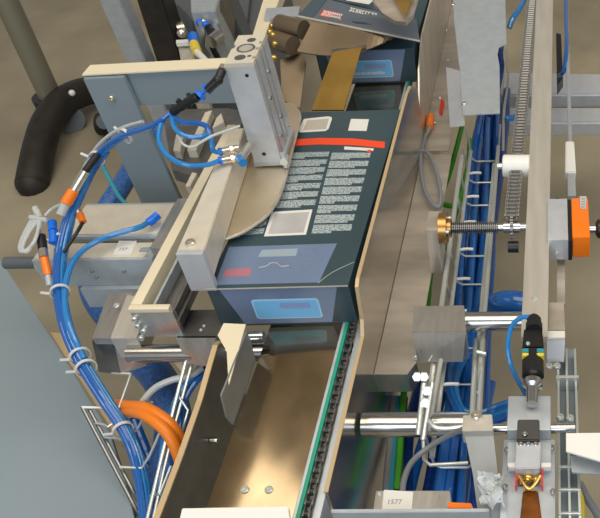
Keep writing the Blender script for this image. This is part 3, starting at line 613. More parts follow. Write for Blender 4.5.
# ================================================================== PANEL, LEFT WIRE BASKET
t = thing('machine_cover', 'large blue-grey enamelled cover panel in the lower left corner', 'panel', at(40, 430, -0.22))
obj('panel', MB().prism([at(-60, 168, -0.21), at(57, 346, -0.21), at(109, 431, -0.21), at(128, 490, -0.21), at(136, 525, -0.21), at(150, 640, -0.21), at(-60, 640, -0.21)], (0, 0, -0.02), 0.001), M['panel'], t)
tag(obj('support_board', MB().prism([at(50, 332, -0.215), at(70, 334, -0.215), at(135, 440, -0.215), at(119, 441, -0.215)], (0, 0, -0.02)), M['tan']), 'tan board strip running beside the blue-grey panel behind the hoses', 'board')
t = thing('wire_basket', 'galvanised wire cable basket at lower left holding orange cables', 'cable basket', at(150, 450, -0.2))
def wire(pts, r=0.0026, nm='wire', sub=4, mt='zinc'): return obj(nm, MB().tube([at(*p) for p in pts], r, 8, sub), M[mt], t)
wire([(82, 407, -0.10), (150, 536, -0.24)], 0.0032, mt='wire_dark'); wire([(88, 407, -0.105), (157, 536, -0.245)], 0.0032, mt='wire_dark'); wire([(131, 374, -0.10), (119, 408, -0.11), (82, 407.5, -0.10)], sub=1)
wire([(190, 345, -0.04), (166, 440, -0.11), (146, 525, -0.17)], 0.0034); wire([(197, 345, -0.05), (171, 440, -0.12), (152, 525, -0.18)], 0.0028)
wire([(112, 373, -0.10), (131, 374, -0.10)], sub=1)
for (a, b_, c, d) in (((104, 437, -0.13), (127, 439, -0.15), (137, 430, -0.14), (152, 402, -0.09)), ((120, 467, -0.16), (142, 468, -0.16), (150, 455, -0.14), (161, 430, -0.10)), ((138, 495, -0.19), (152, 496, -0.18), (160, 494, -0.15), (171, 466, -0.12)), ((96, 423, -0.12), (105, 425, -0.12), (108, 427, -0.12), (112, 424, -0.12))):
    wire([a, b_, c, d], 0.0024, 'rung', 1)
wire([(178, 395, -0.08), (188, 410, -0.10), (180, 440, -0.14)], 0.0022, 'rung', 1)
for k in range(2):
    hose(('orange cable arching through the wire basket, upper one', 'orange cable arching through the wire basket, lower one')[k],
         [(116 + 4 * k, 404 + 9 * k, -0.14), (128 + 3 * k, 406 + 5 * k, -0.11), (145, 408 + 7 * k, -0.09), (163 - 2 * k, 418 + 8 * k, -0.09), (176 - 3 * k, 432 + 10 * k, -0.11), (186 - 4 * k, 455 + 14 * k, -0.16), (190 - 6 * k, 490 + 12 * k, -0.22)], 0.0105, 'orange', name='power_cable', cat='cable', n=12)
hose('clear grey tube beside the orange cables in the wire basket', [(142, 402, -0.10), (155, 388, -0.09), (172, 380, -0.085), (190, 376, -0.085), (202, 368, -0.085)], 0.0062, 'hose_c', name='air_tube')
for k, pts in enumerate(([(200, 368, -0.09), (188, 382, -0.09), (176, 402, -0.1), (164, 440, -0.15), (160, 500, -0.2)], [(205, 372, -0.1), (194, 384, -0.1), (184, 402, -0.11), (172, 440, -0.15), (168, 510, -0.2)], [(210, 366, -0.12), (196, 376, -0.11), (182, 390, -0.11), (180, 420, -0.13), (176, 500, -0.2)])):
    hose('glossy blue hose bending down beside the dark side wall', pts, 0.0062, 'hose_l' if k == 0 else 'hose', group='blue hoses along the side wall')
for k in range(4):
    hose('dark blue hose running down inside the lower left wire basket', [(120 + 5 * k, 420, -0.2), (132 + 5 * k, 450, -0.22), (142 + 6 * k, 485, -0.24), (146 + 7 * k, 540, -0.25)], 0.0075, ('teal', 'hose', 'hose_d', 'hose')[k], group='blue hoses in the lower left basket')

# ================================================================== BACKGROUND, UPPER LEFT
t = thing('pole_stand', 'olive-grey pole on a curved black foot standing on the floor', 'stand', (-2.25, 3.2, -0.85))
pb = at(51, 98, -0.74)
ptop = aty(-8, -30, pb.y)
obj('pole', MB().cyl(pb, ptop, 0.046, 24), M['pole'], t)
bf = [at(96, 90, -0.78), at(80, 93, -0.75), at(62, 103, -0.73), at(48, 122, -0.74), at(40, 145, -0.77), at(35, 168, -0.80), at(32, 184, -0.83)]
obj('foot', MB().tube(bf, 0.062, 16).ball(bf[-1], 0.061), M['black_r'], t, 'curved black rubber foot')
obj('collar', MB().cyl(pb + V(0, 0, -0.03), pb + V(0, 0, 0.015), 0.075, 20), M['black'], t)
obj('bolt', MB().ball(at(72, 93, -0.69), 0.014), M['white'], t)
t = thing('castor', 'small dark castor wheel on the floor beside the curved foot', 'wheel', at(104, 122, -0.85))
obj('wheel', MB().cyl(at(100, 124, -0.80), at(108, 124, -0.80), 0.05, 20), M['black_r'], t)
obj('fork', MB().cyl(at(104, 122, -0.76), at(104, 122, -0.72), 0.03, 12), M['darkgrey'], t)
t = tag(obj('knob_foot', MB().cyl(at(70, 120, -0.85), at(70, 120, -0.80), 0.06, 18), M['darkgrey']), 'small grey levelling foot under the curved black foot', 'foot')
def post(name, label, cat, foot, top, w, d, mt):
    p = at(*foot); q = aty(top[0], top[1], p.y)
    u = (q - p).normalized()
    r = V(1, 0, 0) * (w / 2); f = V(0, 1, 0) * (d / 2)
    b = MB().prism([p - r - f, p + r - f, p + r + f, p - r + f], q - p, 0.004)
    return tag(obj(name, b, M[mt]), label, cat)
post('frame_post', 'grey aluminium frame post behind the angle bracket', 'post', (180, 150, -0.85), (104, -25, 0), 0.075, 0.075, 'alu_blue')
post('frame_post', 'black frame post behind the bracket, beside the small motor', 'post', (196, 130, -0.55), (150, -20, 0), 0.085, 0.085, 'black_r')
t = thing('valve_block', 'grey valve block with dark sides behind the angle bracket', 'valve block', (-1.1, 2.3, -0.5))
p = at(200, 8, -0.1)
obj('block', MB().prism(px([(190, -12, -0.10), (222, -12, -0.10), (215, 11, -0.10), (191, 12, -0.10)]), (0, 0, -0.30), 0.003), M['alu_blue'], t)
obj('side', MB().prism(px([(215, 11, -0.11), (226, -12, -0.11), (242, 20, -0.25), (226, 62, -0.3)]), (0, 0.03, -0.02), 0.002), M['steel_dark'], t)
for (a, b_) in ((198, 18), (206, 17), (204, 22)): obj('terminal', MB().ball(at(a, b_, -0.13), 0.012), M['nickel'], t)
obj('connector', MB().ball(at(200, 23, -0.13), 0.014).ball(at(206, 25, -0.13), 0.014), M['blue_p'], t)
obj('cable', MB().tube([at(201, 24, -0.13), at(203, 34, -0.15), at(202, 46, -0.2), at(208, 56, -0.25)], 0.010, 8), M['grey_cable'], t)
obj('cable', MB().tube([at(207, 25, -0.13), at(211, 36, -0.15), at(213, 48, -0.2), at(220, 62, -0.25)], 0.010, 8), M['black'], t)
t = thing('packing_machine', 'dark grey machine housing in the background behind the angle bracket', 'machine', at(215, 30, -0.6))
obj('housing', MB().prism(px([(160, -30, -0.42), (285, -30, -0.42), (262, 70, -0.42), (168, 72, -0.42)]), (0, 0, -0.2), 0.004), M['darkgrey'], t)
obj('cover_plate', MB().prism(px([(222, -20, -0.40), (252, -20, -0.40), (246, 30, -0.40), (226, 34, -0.40)]), (0, 0, -0.02), 0.002), M['steel_dark'], t)
obj('conduit', MB().tube([at(*p) for p in ((176, 10, -0.40), (188, 24, -0.39), (190, 44, -0.39), (186, 64, -0.40))], 0.022, 10), M['black'], t)
obj('handle', MB().tube([at(*p) for p in ((232, 0, -0.39), (238, 12, -0.36), (236, 26, -0.39))], 0.012, 10), M['chrome'], t)
t = thing('motor', 'small motor box with a yellow connector behind the angle bracket', 'motor', at(185, 55, -0.3))
obj('housing', MB().prism(px([(177, 41, -0.12), (192, 41, -0.12), (196, 62, -0.12), (181, 62, -0.12)]), (0, 0, -0.2), 0.003), M['alu'], t)
obj('cap', MB().cyl(at(177, 30, -0.16), at(184, 28, -0.16), 0.024, 14).ball(at(182, 33, -0.15), 0.018), M['nickel'], t)
obj('top_edge', MB().prism(px([(176, 40, -0.10), (191, 39, -0.10), (192, 42, -0.10), (176, 43, -0.10)]), (0, 0, -0.012)), M['sticker'], t)
obj('plug', MB().cyl(at(194, 44, -0.1), at(197, 52, -0.1), 0.015, 12), M['yellow'], t, 'yellow plug'); obj('plug_end', MB().cyl(at(193, 36, -0.1), at(194, 44, -0.1), 0.016, 12), M['blue_p'], t)
obj('tail', MB().cyl(at(197, 52, -0.1), at(207, 62, -0.1), 0.010, 10), M['sticker'], t)
b = MB().cyl(at(219, 36, -0.15), at(211, 42, -0.15), 0.022, 14).cyl(at(214, 26, -0.15), at(219, 36, -0.15), 0.014, 12)
tag(obj('gauge_fitting', b, M['chrome']), 'shiny round metal fitting behind the cylinder head', 'fitting')
post('frame_post', 'dark grey frame post directly behind the cylinder head', 'post', (262, 95, -0.55), (212, -20, 0), 0.09, 0.09, 'darkgrey')
tag(obj('support_rail', MB().prism(px([(251, 40, 0.06), (263, 40, 0.06), (283, -10, 0.06), (266, -10, 0.06)]), (0, 0, -0.03), 0.001), M['cream']), 'cream rail running back behind the cylinder', 'rail')
tag(obj('corner_plate', MB().prism(px([(266, 8, 0.07), (300, 6, 0.07), (298, 16, 0.07), (264, 19, 0.07)]), (0, 0, -0.02), 0.001), M['alu_blue']), 'pale blue-grey plate behind the brown rollers', 'plate')
t = thing('support_roller', 'pair of brown rollers with brass ends right of the cylinder', 'roller', at(290, 40, 0.1))
for k, (a, b_, r) in enumerate((((279, 24, 0.15), (304, 30, 0.15), 0.024), ((275, 40, 0.13), (293, 46, 0.13), 0.024))):
    obj('roller', MB().cyl(at(*a), at(*b_), r, 24), M['brown'], t)
for p in ((272, 26), (273, 35), (270, 32), (275, 44), (276, 20), (274, 58)): obj('brass_fitting', MB().ball(at(*p, 0.15), 0.008), M['gold'], t)
tag(obj('rear_guide', MB().prism([at(280, 60, 0.10), at(302, 52, 0.10), at(306, 62, 0.08), at(300, 108, 0.03), at(282, 100, 0.04)], (0, 0, -0.004)), M['brown']), 'brown steel sheet behind the cylinder beside the rollers', 'guide sheet')
tag(obj('back_beam', MB().prism(px([(228, 60, 0.10), (272, 55, 0.10), (287, 110, 0.10), (262, 110, 0.10)]), (0, 0, -0.05), 0.001), M['panel']), 'blue-grey beam seen behind the cylinder grooves', 'beam')
t = thing('clevis_block', 'pale block with slots between blue loop and push bar', 'bracket', at(205, 130, -0.02))
obj('block', MB().prism(px([(164, 122, -0.01), (182, 109, -0.01), (228, 108, -0.01), (250, 112, -0.01), (205, 180, -0.01), (172, 170, -0.01)]), (0, 0, -0.03), 0.001), M['steel_dark'], t)
for q in ([(205, 112), (212, 110), (196, 150), (187, 150)], [(216, 118), (221, 113), (224, 122), (212, 128)], [(176, 134), (184, 132), (180, 152), (173, 150)], [(192, 172), (197, 173), (190, 186), (185, 186)]):
    obj('spacer', MB().prism([at(x, y, 0.012) for x, y in q], (0, 0, -0.022), 0.001), M['alu_warm'], t)

# ================================================================== RIGHT SIDE
t = thing('side_rail', 'long flat steel rail bar running up the right of picture', 'rail', (-0.03, 1.5, 0.0))
obj('bar', MB().prism([(-0.064, 0.93, 0.03), (-0.019, 0.93, 0.03), (0.003, 3.0, 0.03), (-0.048, 3.0, 0.03)], (0, 0, -0.014), 0.001), M['alu'], t)
screw(t, at(535, 298, 0.03), 0.006, h=0.004)
# spindle
SY, SZ = 1.256, 0.0
t = thing('threaded_spindle', 'threaded steel spindle with bronze nut crossing the right cable tray', 'spindle', (-0.15, SY, SZ - 0.02))
pf = [(0, 0.0095)]
for k in range(24): pf += [(0.004 * k + 0.0008, 0.0128), (0.004 * k + 0.0018, 0.0128), (0.004 * k + 0.0028, 0.0088), (0.004 * k + 0.004, 0.0088)]
obj('thread', MB().lathe((-0.215, SY, SZ), (1, 0, 0), pf, 18), M['steel_dark'], t)
obj('plain_end', MB().cyl((-0.121, SY, SZ), (-0.03, SY, SZ), 0.0085, 20), M['chrome'], t)
obj('nut', MB().cyl((-0.238, SY, SZ), (-0.222, SY, SZ), 0.031, 28).cyl((-0.222, SY, SZ), (-0.214, SY, SZ), 0.019, 24), M['bronze'], t, 'bronze nut')
for dy, dz in ((0.022, 0.008), (-0.022, 0.008), (0.016, -0.016)): screw(t, (-0.222, SY + dy, SZ + dz), 0.004, (1, 0, 0), 0.006)
obj('nut_holder', MB().box(-0.262, -0.238, SY - 0.03, SY + 0.03, -0.097, 0.02, 0.001), M['warm'], t)
sp = MB()
for i in range(14):
    a = 2 * math.pi * i / 14; c = V(-0.0915, SY + 0.021 * math.cos(a), SZ + 0.021 * math.sin(a)); sp.cyl(c - V(0.003, 0, 0), c + V(0.003, 0, 0), 0.0032, 8)
sp.cyl((-0.0945, SY, SZ), (-0.0885, SY, SZ), 0.021, 24); so = obj('sprocket', sp, M['steel_dark'], t)
obj('hub', MB().cyl((-0.108, SY, SZ), (-0.0745, SY, SZ), 0.0125, 20), M['chrome'], t)
obj('hub_collar', MB().cyl((-0.079, SY - 0.026, SZ - 0.03), (-0.100, SY - 0.026, SZ - 0.03), 0.012, 16), M['black'], t)
chain('bright roller chain running up beside the flat rail to the spindle', -0.0915, SY + 0.01, SZ + 0.022, 84, 0.0127, 0.0200, 0.0056, 'steel_dark', 'steel')
for c in COL.objects:
    if c.name.startswith('roller_chain') and c.get('label', '').startswith('bright'):
        c.rotation_euler = (0, 0, math.radians(-1.5))
t = thing('chain_roller', 'white plastic roller over the bright chain beside the rail', 'roller', at(516, 166, -0.02))
a, b_ = at(503, 166, 0.02), at(530, 166, 0.02)
obj('roller', MB().lathe(a, b_ - a, [(0, 0.022), (0.002, 0.0245), ((b_ - a).length - 0.002, 0.0245), ((b_ - a).length, 0.022)], 28), M['white'], t)
obj('axle', MB().cyl(a - V(0.012, 0, 0), a, 0.007, 12), M['zinc'], t)
# position indicator
t = thing('position_indicator', 'orange position indicator with grey flange on the right of the rail', 'indicator', (0.03, 1.27, -0.03))
def pxq(a, z): return [at(x, y, z) for x, y in a]
Y0, Y1 = at(560, 250, 0.0).y, at(560, 194, 0.035).y
obj('flange_block', MB().box(-0.019, 0.020, 1.17, 1.298, -0.012, 0.038, 0.001), M['alu_light'], t)
obj('seal', MB().box(0.020, 0.0275, 1.17, 1.298, -0.014, 0.036, 0.001), M['black'], t)
obj('housing', MB().box(0.0275, 0.062, 1.175, 1.298, -0.012, 0.04, 0.004), M['orange_p'], t)
obj('display', MB().prism(px([(579.5, 196.5, 0.0405), (586.5, 196.5, 0.0405), (586, 209, 0.0405), (580.5, 209, 0.0405)]), (0, 0, 0.0008)), M['sticker_g'], t, 'grey counter window')
b = MB()
for k in range(4):
    c = at(583.2, 198.8 + 2.7 * k, 0.0415); b.box(c.x - 0.0035, c.x + 0.0035, c.y - 0.0018, c.y + 0.0018, c.z, c.z + 0.0005, 0)
obj('digits', b, M['display'], t)
obj('shaft', MB().cyl((0.062, 1.235, 0.01), (0.075, 1.235, 0.01), 0.009, 14), M['chrome'], t)
obj('knob', MB().lathe((0.075, 1.235, 0.01), (1, 0, 0), [(0, 0.012), (0.004, 0.019), (0.016, 0.019), (0.02, 0.016), (0.05, 0.016)], 20), M['black'], t)
obj('cable_gland', MB().cyl((0.0, 1.298, 0.02), (0.0, 1.315, 0.02), 0.007, 12), M['black'], t)
screw(t, (-0.002, 1.1695, 0.006), 0.004, (0, -1, 0), 0.003)
# second slim profile
t = thing('slim_profile', 'slim grey profile bar with white connector right of the rail', 'profile', (0.03, 2.0, -0.1))
obj('profile', MB().prism([(0.0285, 1.60, -0.08), (0.0375, 1.60, -0.08), (0.044, 2.9, -0.08), (0.033, 2.9, -0.08)], (0, 0, -0.02), 0.001), M['alu_blue'], t)
obj('connector', MB().prism(px([(565.5, 141, -0.075), (574, 141, -0.075), (576, 172, -0.075), (565, 172, -0.075)]), (0, 0, -0.02), 0.002), M['white'], t)
obj('strap', MB().prism(px([(567.5, 172, -0.08), (575, 172, -0.08), (576, 196, -0.08), (568, 196, -0.08)]), (0, 0, -0.01)), M['alu_blue'], t)
hose('blue hose lying along the slim profile bar', [(565.5, -8, -0.07), (566, 20, -0.07), (566.5, 45, -0.07), (564, 70, -0.09), (559, 76, -0.12)], 0.0062, 'hose')
tag(obj('cable_carrier', MB().prism(px([(556, 33, -0.15), (561, 34, -0.15), (563, 78, -0.15), (557, 86, -0.15)]), (0, 0, -0.03)), M['black']), 'black strip hanging behind the blue hose right of the rail', 'cable carrier')
tag(obj('cross_beam', MB().prism(px([(502, 72, -0.28), (640, 74, -0.28), (640, 94, -0.28), (500, 95, -0.28)]), (0, 0, -0.05), 0.006), M['alu_light']), 'pale square cross beam above the floor, farther of the two', 'beam')
tag(obj('cross_beam', MB().prism(px([(500, 107, -0.3), (640, 107, -0.3), (640, 122, -0.3), (500, 123, -0.3)]), (0, 0, -0.05), 0.006), M['alu_light']), 'pale square cross beam above the floor, nearer of the two', 'beam')
tag(obj('floor_duct', MB().prism(px([(548, 94, -0.4), (640, 94, -0.4), (640, 108, -0.4), (548, 109, -0.4)]), (0, 0, -0.03), 0.001), M['tan']), 'tan board lying between the two cross beams', 'board')
# grey cover sheet
t = thing('cover_sheet', 'grey sheet-metal cover plate with notched edge at upper right', 'cover', at(475, 60, 0.03))
out = [(453, -10), (505, -10), (506.5, 44), (499, 47), (497.5, 54), (499.5, 66), (500, 113), (463, 115), (460, 72), (454, 20)]
obj('sheet', MB().prism([at(x, y, 0.05) for x, y in out], (0, 0, -0.003), 0.0004), M['alu_blue'], t)
obj('side_flap', MB().prism([at(446, 67.5, 0.03), at(462, 72, 0.05), at(464, 126, 0.035), at(450, 127.5, 0.005)], (0.002, 0, 0.001)), M['alu_light'], t)
for p in ((453, 5), (464, 104)): screw(t, at(*p, 0.05), 0.006, h=0.004, mt='nickel')
# sensor with orange tip and cable loop
t = thing('proximity_sensor', 'small orange-tipped sensor with black looped cable on the wall flange', 'sensor', at(430, 130, -0.09))
obj('tip', MB().cyl(at(431, 116, -0.085), at(429.5, 127, -0.085), 0.0095, 16), M['orange_p'], t)
obj('barrel', MB().cyl(at(429.5, 127, -0.085), at(426, 135, -0.085), 0.0065, 12, 0.0045), M['nickel'], t)
obj('cable', MB().tube([at(426, 135, -0.088), at(423, 146, -0.088), at(421, 154, -0.085), at(421, 170, -0.08), at(424, 188, -0.08), at(430, 200, -0.08), at(438, 207, -0.085), at(441, 196, -0.08), at(438, 178, -0.078), at(433, 162, -0.078), at(427, 152, -0.078), at(420, 151, -0.08)], 0.0048, 10), M['grey_cable'], t)
# right wire tray
t = thing('cable_tray', 'long galvanised wire cable tray filled with blue hoses', 'cable tray', (-0.2, 1.3, -0.2))
def w3(pts, r, nm): return obj(nm, MB().tube(pts, r, 8, 1), M['zinc'], t)
xl, xl2, xr, xr2 = -0.232, -0.213, -0.152, -0.140
w3([(xl, 0.86, -0.10), (xl, 1.64, -0.09)], 0.0056, 'wire'); w3([(xl2 - 0.006, 0.80, -0.13), (xl2 - 0.006, 1.72, -0.13)], 0.0050, 'wire')
w3([(xr - 0.004, 0.84, -0.13), (xr - 0.004, 1.66, -0.13)], 0.0050, 'wire'); w3([(xr2 - 0.004, 0.84, -0.09), (xr2 - 0.004, 1.68, -0.09)], 0.0046, 'wire')
w3([(xl + 0.012, 0.78, -0.235), (xl + 0.012, 2.3, -0.235)], 0.004, 'wire'); w3([(xr - 0.008, 0.80, -0.235), (xr - 0.008, 2.3, -0.235)], 0.004, 'wire')
for i in range(11):
    y = 0.83 + 0.095 * i
    w3([(xl, y, -0.098), (xl + 0.006, y, -0.195), (xl + 0.018, y, -0.205), (xr - 0.014, y, -0.205), (xr - 0.004, y, -0.195), (xr2 - 0.004, y, -0.092)], 0.0026, 'rung')
for i in range(9): obj('rung_clip', MB().tube([(xl + 0.018, 0.865 + 0.095 * i, -0.132), (xl + 0.030, 0.866 + 0.095 * i, -0.131), (xl + 0.046, 0.865 + 0.095 * i, -0.131)], 0.0034, 8, 3), M['sticker'], t)
def h3(label, pts, r, mt, name='air_hose', cat='hose', group=None): return tag(obj(name, MB().tube(pts, r, 10, 5), M[mt]), label, cat, group)
g1 = 'blue hoses in the right cable tray'; l1 = 'blue hose lying lengthwise among others in the right-hand wire tray'
rnd = random.Random(3)
for k in range(13):
    x = -0.222 + 0.0056 * k; r = 0.0085 if k % 4 else 0.0115; pts = []
    for i in range(9):
        pts.append((x + 0.010 * math.sin(i * 0.9 + k * 1.7), 0.58 + 0.20 * i, -0.222 - 0.028 * (k % 3) + 0.006 * math.sin(i * 1.3 + k)))
    h3(l1, pts, r, ('hose', 'hose', 'hose_d', 'hose', 'hose_l' if k == 8 else 'hose')[k % 5], group=g1)
for k in range(10):
    x = -0.30 + 0.017 * k; pts = [(x + 0.012 * math.sin(i + k * 2.1), 0.60 + 0.09 * i, -0.335 - 0.012 * (k % 2)) for i in range(7)]
    h3('deep blue hose running low under the right-hand cable tray', pts, 0.0115, ('hose_d', 'hose')[k % 2], group='deep blue hoses under the right tray')
for k, pts in enumerate(([(462, 126, -0.2), (456, 150, -0.2), (448, 178, -0.21), (440, 200, -0.2), (452, 206, -0.19), (466, 202, -0.19)], [(470, 140, -0.21), (468, 165, -0.2), (462, 190, -0.21), (455, 215, -0.22), (448, 250, -0.23)], [(446, 160, -0.21), (440, 190, -0.21), (436, 230, -0.23), (430, 280, -0.25), (424, 340, -0.26)], [(404, 392, -0.25), (401, 430, -0.25), (399, 465, -0.25), (396, 495, -0.26), (392, 525, -0.27)])):
    hose(('bright green cable turning across the upper right tray', 'green cable just left of the blue hoses in the upper tray', 'green cable along the left wire of the right tray', 'green cable hanging below the lower shaft by the wall')[k], pts, 0.0068, 'green', name='cable', cat='cable')
for k in range(3):
    hose(('teal flat cable below the lower shaft, nearest the wall', 'pale teal cable below the lower shaft, middle one', 'dark cable below the lower shaft beside the green one')[k], [(394 + 5 * k, 398, -0.26), (391 + 5 * k, 440, -0.26), (387 + 5 * k, 485, -0.26), (384 + 5 * k, 530, -0.26)], 0.0085, ('grey_cable', 'teal', 'black')[k], name='cable', cat='cable')
hose('thick blue hose bending out of the tray beside the rail', [(470, 330, -0.3), (485, 312, -0.2), (500, 303, -0.14), (515, 302, -0.12), (530, 305, -0.12)], 0.024, 'hose', n=16)
for k in range(4):
    hose('coiled blue hose loop below the shaft block', [(470 + 2 * k, 352, -0.22), (460 - 3 * k, 366 - k, -0.2), (455 - 2 * k, 388, -0.19), (462, 410 + 2 * k, -0.19), (478, 414 + 3 * k, -0.19), (496, 408 + 4 * k, -0.18), (514, 402 + 4 * k, -0.16), (530, 398 + 4 * k, -0.16)], 0.0085, 'hose' if k % 2 else 'hose_l', group='coiled blue hose loops')
hose('thin light blue air hose curving down from the black sensor valve', [(530, 317, 0.075), (520, 318, 0.07), (511, 328, 0.055), (508, 348, 0.035), (512, 368, 0.01), (520, 384, -0.02), (527, 396, -0.05)], 0.0042, 'hose_l')
hose('short blue hose crossing in front of the bright chain at top', [(527, -6, -0.02), (520, 8, -0.02), (513, 18, -0.03), (509, 28, -0.05)], 0.0085, 'hose_l')
hose('short blue stub hose beside the bright chain below the cross beams', [(506, 119, -0.1), (512, 118, -0.1), (519, 116, -0.1)], 0.008, 'hose_l')
hose('thick blue hose emerging from under the notched cover sheet', [(500, 44, -0.02), (499, 56, -0.03), (500, 68, -0.05), (496, 90, -0.1), (490, 115, -0.18)], 0.012, 'hose_d')
tag(obj('tray_stay', MB().tube([at(*p) for p in ((506, 50, -0.08), (508, 80, -0.09), (504, 110, -0.1), (503, 150, -0.1))], 0.0035, 8), M['zinc']), 'thin wire stay beside the bright chain under the cover sheet', 'wire')

# shaft blocks right
t = thing('shaft_support', 'machined aluminium shaft block attached beside the guide wall flange', 'shaft block', (-0.21, 1.03, -0.12))
obj('block', MB().prism(px([(414, 306, -0.03), (464, 305, -0.03), (466, 332, -0.03), (412, 332, -0.03)]), (0, 0, -0.075), 0.001), M['steel'], t)
p0, p1 = at(412, 332, -0.03), at(466, 332, -0.03)
obj('face_plate', MB().prism([p0, p1, at(463, 361, -0.09), at(420, 362, -0.09)], (0, -0.002, 0.0005)), M['steel'], t)
obj('scribe_mark', MB().tube([at(429, 361, -0.085), at(436, 350, -0.066), at(448, 343, -0.051)], 0.0012, 6), M['sticker'], t)
screw(t, at(416, 357, -0.09), 0.006, (0, -1, 0), 0.004)
tag(obj('cross_shaft', MB().cyl((-0.20, 1.052, -0.06), (-0.03, 1.052, -0.06), 0.0185, 28), M['chrome']), 'bright round shaft leaving the aluminium block towards the rail', 'shaft')
tag(obj('cross_shaft', MB().cyl((-0.336, 0.835, -0.085), (-0.14, 0.835, -0.085), 0.0215, 28), M['chrome']), 'round shaft sticking out of the guide wall toward the grey arm', 'shaft')
t = thing('tray_hanger', 'pair of upright zinc wire ends with bolts beside the lower shaft', 'hanger', at(425, 400, -0.05))
for q in (((424, 383, -0.02), (418, 435, -0.06)), ((432, 383, -0.03), (423, 440, -0.07)), ((441, 360, -0.06), (428, 432, -0.07))): obj('wire', MB().cyl(at(*q[0]), at(*q[1]), 0.0048, 12), M['zinc'], t)
for q in ((417, 376), (424, 376), (427, 390), (425, 402)): obj('nut', MB().cyl(at(*q, -0.015), at(q[0], q[1] + 1, -0.005), 0.008, 6), M['zinc'], t)
obj('foot_wire', MB().tube([at(423, 436, -0.07), at(424, 460, -0.08), at(430, 465, -0.08), at(468, 463, -0.08)], 0.003, 8, 1), M['zinc'], t)
obj('cross_wire', MB().tube([at(430, 422, -0.05), at(436, 428, -0.05), at(448, 429, -0.05), at(466, 427, -0.05)], 0.0045, 8, 4), M['zinc'], t)
t = thing('tray_hanger', 'two upright zinc rods above the grey arm bolt', 'hanger', at(475, 380, -0.05))
for q in (((476, 340, -0.12), (472, 418, -0.05)), ((483, 340, -0.12), (479, 418, -0.05))): obj('rod', MB().cyl(at(*q[0]), at(*q[1]), 0.005, 12), M['zinc'], t)
for q in ((477, 352), (473, 392)): obj('clip', MB().cyl(at(*q, -0.08), at(q[0] + 9, q[1] + 2, -0.08), 0.004, 8), M['zinc'], t)
hose('grey cable curving from the grey arm down to the white label box', [(466, 428, 0.02), (448, 436, -0.03), (428, 448, -0.06), (412, 462, -0.06), (404, 480, -0.04), (402, 500, -0.02)], 0.0048, 'grey_cable', name='cable', cat='cable')
# grey arm
t = thing('swing_bracket', 'grey metal arm with a bolt leaning toward the viewer', 'arm', (-0.11, 0.65, 0.0))
obj('clamp_head', MB().prism(px([(463, 415, 0.06), (492, 414, 0.06), (493, 430, 0.06), (462, 431, 0.06)]), (0, 0, -0.03), 0.001), M['alu'], t)
obj('arm', MB().prism([at(464, 431, 0.05), at(493, 430, 0.05), at(498, 475, 0.02), at(508, 530, -0.02), at(480, 530, -0.02), at(473, 475, 0.02)], (0, 0.004, -0.012)), M['upright'], t)
screw(t, at(477, 417, 0.06), 0.0085, h=0.008, mt='nickel')
b = MB(); rn = random.Random(11); G = []
for i in range(7):
    for k in range(10):
        p = at(478 + 3.6 * i + 0.5 * k, 474 + 3.4 * k, 0.045 - 0.002 * k); G.append(p + V(rn.uniform(-0.004, 0.004), rn.uniform(-0.004, 0.004), rn.uniform(-0.004, 0.010)))
b._add(G, [(i * 10 + k, i * 10 + k + 1, i * 10 + k + 11, i * 10 + k + 10) for i in range(6) for k in range(9)])
bmesh.ops.triangulate(b.bm, faces=b.bm.faces[:])
bmesh.ops.solidify(b.bm, geom=b.bm.faces[:], thickness=0.0006)
tag(obj('plastic_wrap', b, M['bag'], flat=True), 'crumpled clear plastic wrap on the grey arm', 'plastic wrap')
# label box
t = thing('junction_box', 'grey sheet box with white number label at the bottom edge', 'box', at(410, 500, -0.02))
obj('cover', MB().prism(px([(376, 490.5, 0.0), (450, 490.5, 0.0), (452, 512, 0.0), (373, 512, 0.0)]), (0, 0, -0.03), 0.001), M['steel'], t)
lb = obj('label_plate', MB().prism(px([(384, 490, 0.001), (413.3, 492, 0.001), (412, 509.5, 0.001), (382, 509.5, 0.001)]), (0, 0, 0.0006)), M['sticker'], t, 'white label marked in pencil')
text(lb, 'lettering', '1577', at(386.5, 504, 0.0018), (1, 0, 0), (0.05, 1, 0), 0.011, 'grey_cable')
screw(t, at(379.5, 494, 0.0), 0.003, h=0.002)
tag(obj('front_ledge', MB().prism([at(331, 509, 0.02), at(489, 508, 0.02), at(489, 511.5, 0.02), at(331, 512.5, 0.02)], (0, 0, -0.07), 0.001), M['alu_blue']), 'blue-grey ledge along the bottom edge in front of the label box', 'ledge')
tag(obj('warning_strip', MB().prism(px([(448, 502, 0.01), (471, 503, 0.01), (473, 508, 0.01), (448, 508, 0.01)]), (0, 0, -0.01), 0.0005), M['orange_p']), 'small orange-yellow piece right of the label box', 'plastic piece')

# sensor valve and clamp at bottom right
t = thing('sensor_valve', 'black valve body with teal and yellow stripe below the rail', 'valve', (-0.043, 0.9, 0.0))
vz = 0.07
obj('body', MB().prism(px([(524, 327, vz), (542, 327, vz), (544, 348, vz), (522, 348, vz)]), (0, 0, -0.03), 0.003), M['black'], t)
c0, c1_ = at(534, 330, vz), at(534, 313, vz)
obj('gland', MB().lathe(c0, c1_ - c0, [(0, 0.014), (0.012, 0.014), (0.013, 0.012), (0.024, 0.012), (0.025, 0.009), (0.03, 0.008)], 16), M['black'], t)
obj('stripe', MB().prism(px([(522, 348, vz + 0.001), (544, 348, vz + 0.001), (544, 352.5, vz + 0.001), (522, 352.5, vz + 0.001)]), (0, 0, -0.03), 0.001), M['teal'], t, 'teal band')
obj('stripe', MB().prism(px([(522, 352.5, vz + 0.001), (544, 352.5, vz + 0.001), (544, 355.5, vz + 0.001), (522, 355.5, vz + 0.001)]), (0, 0, -0.03), 0.001), M['yellow'], t, 'yellow band')
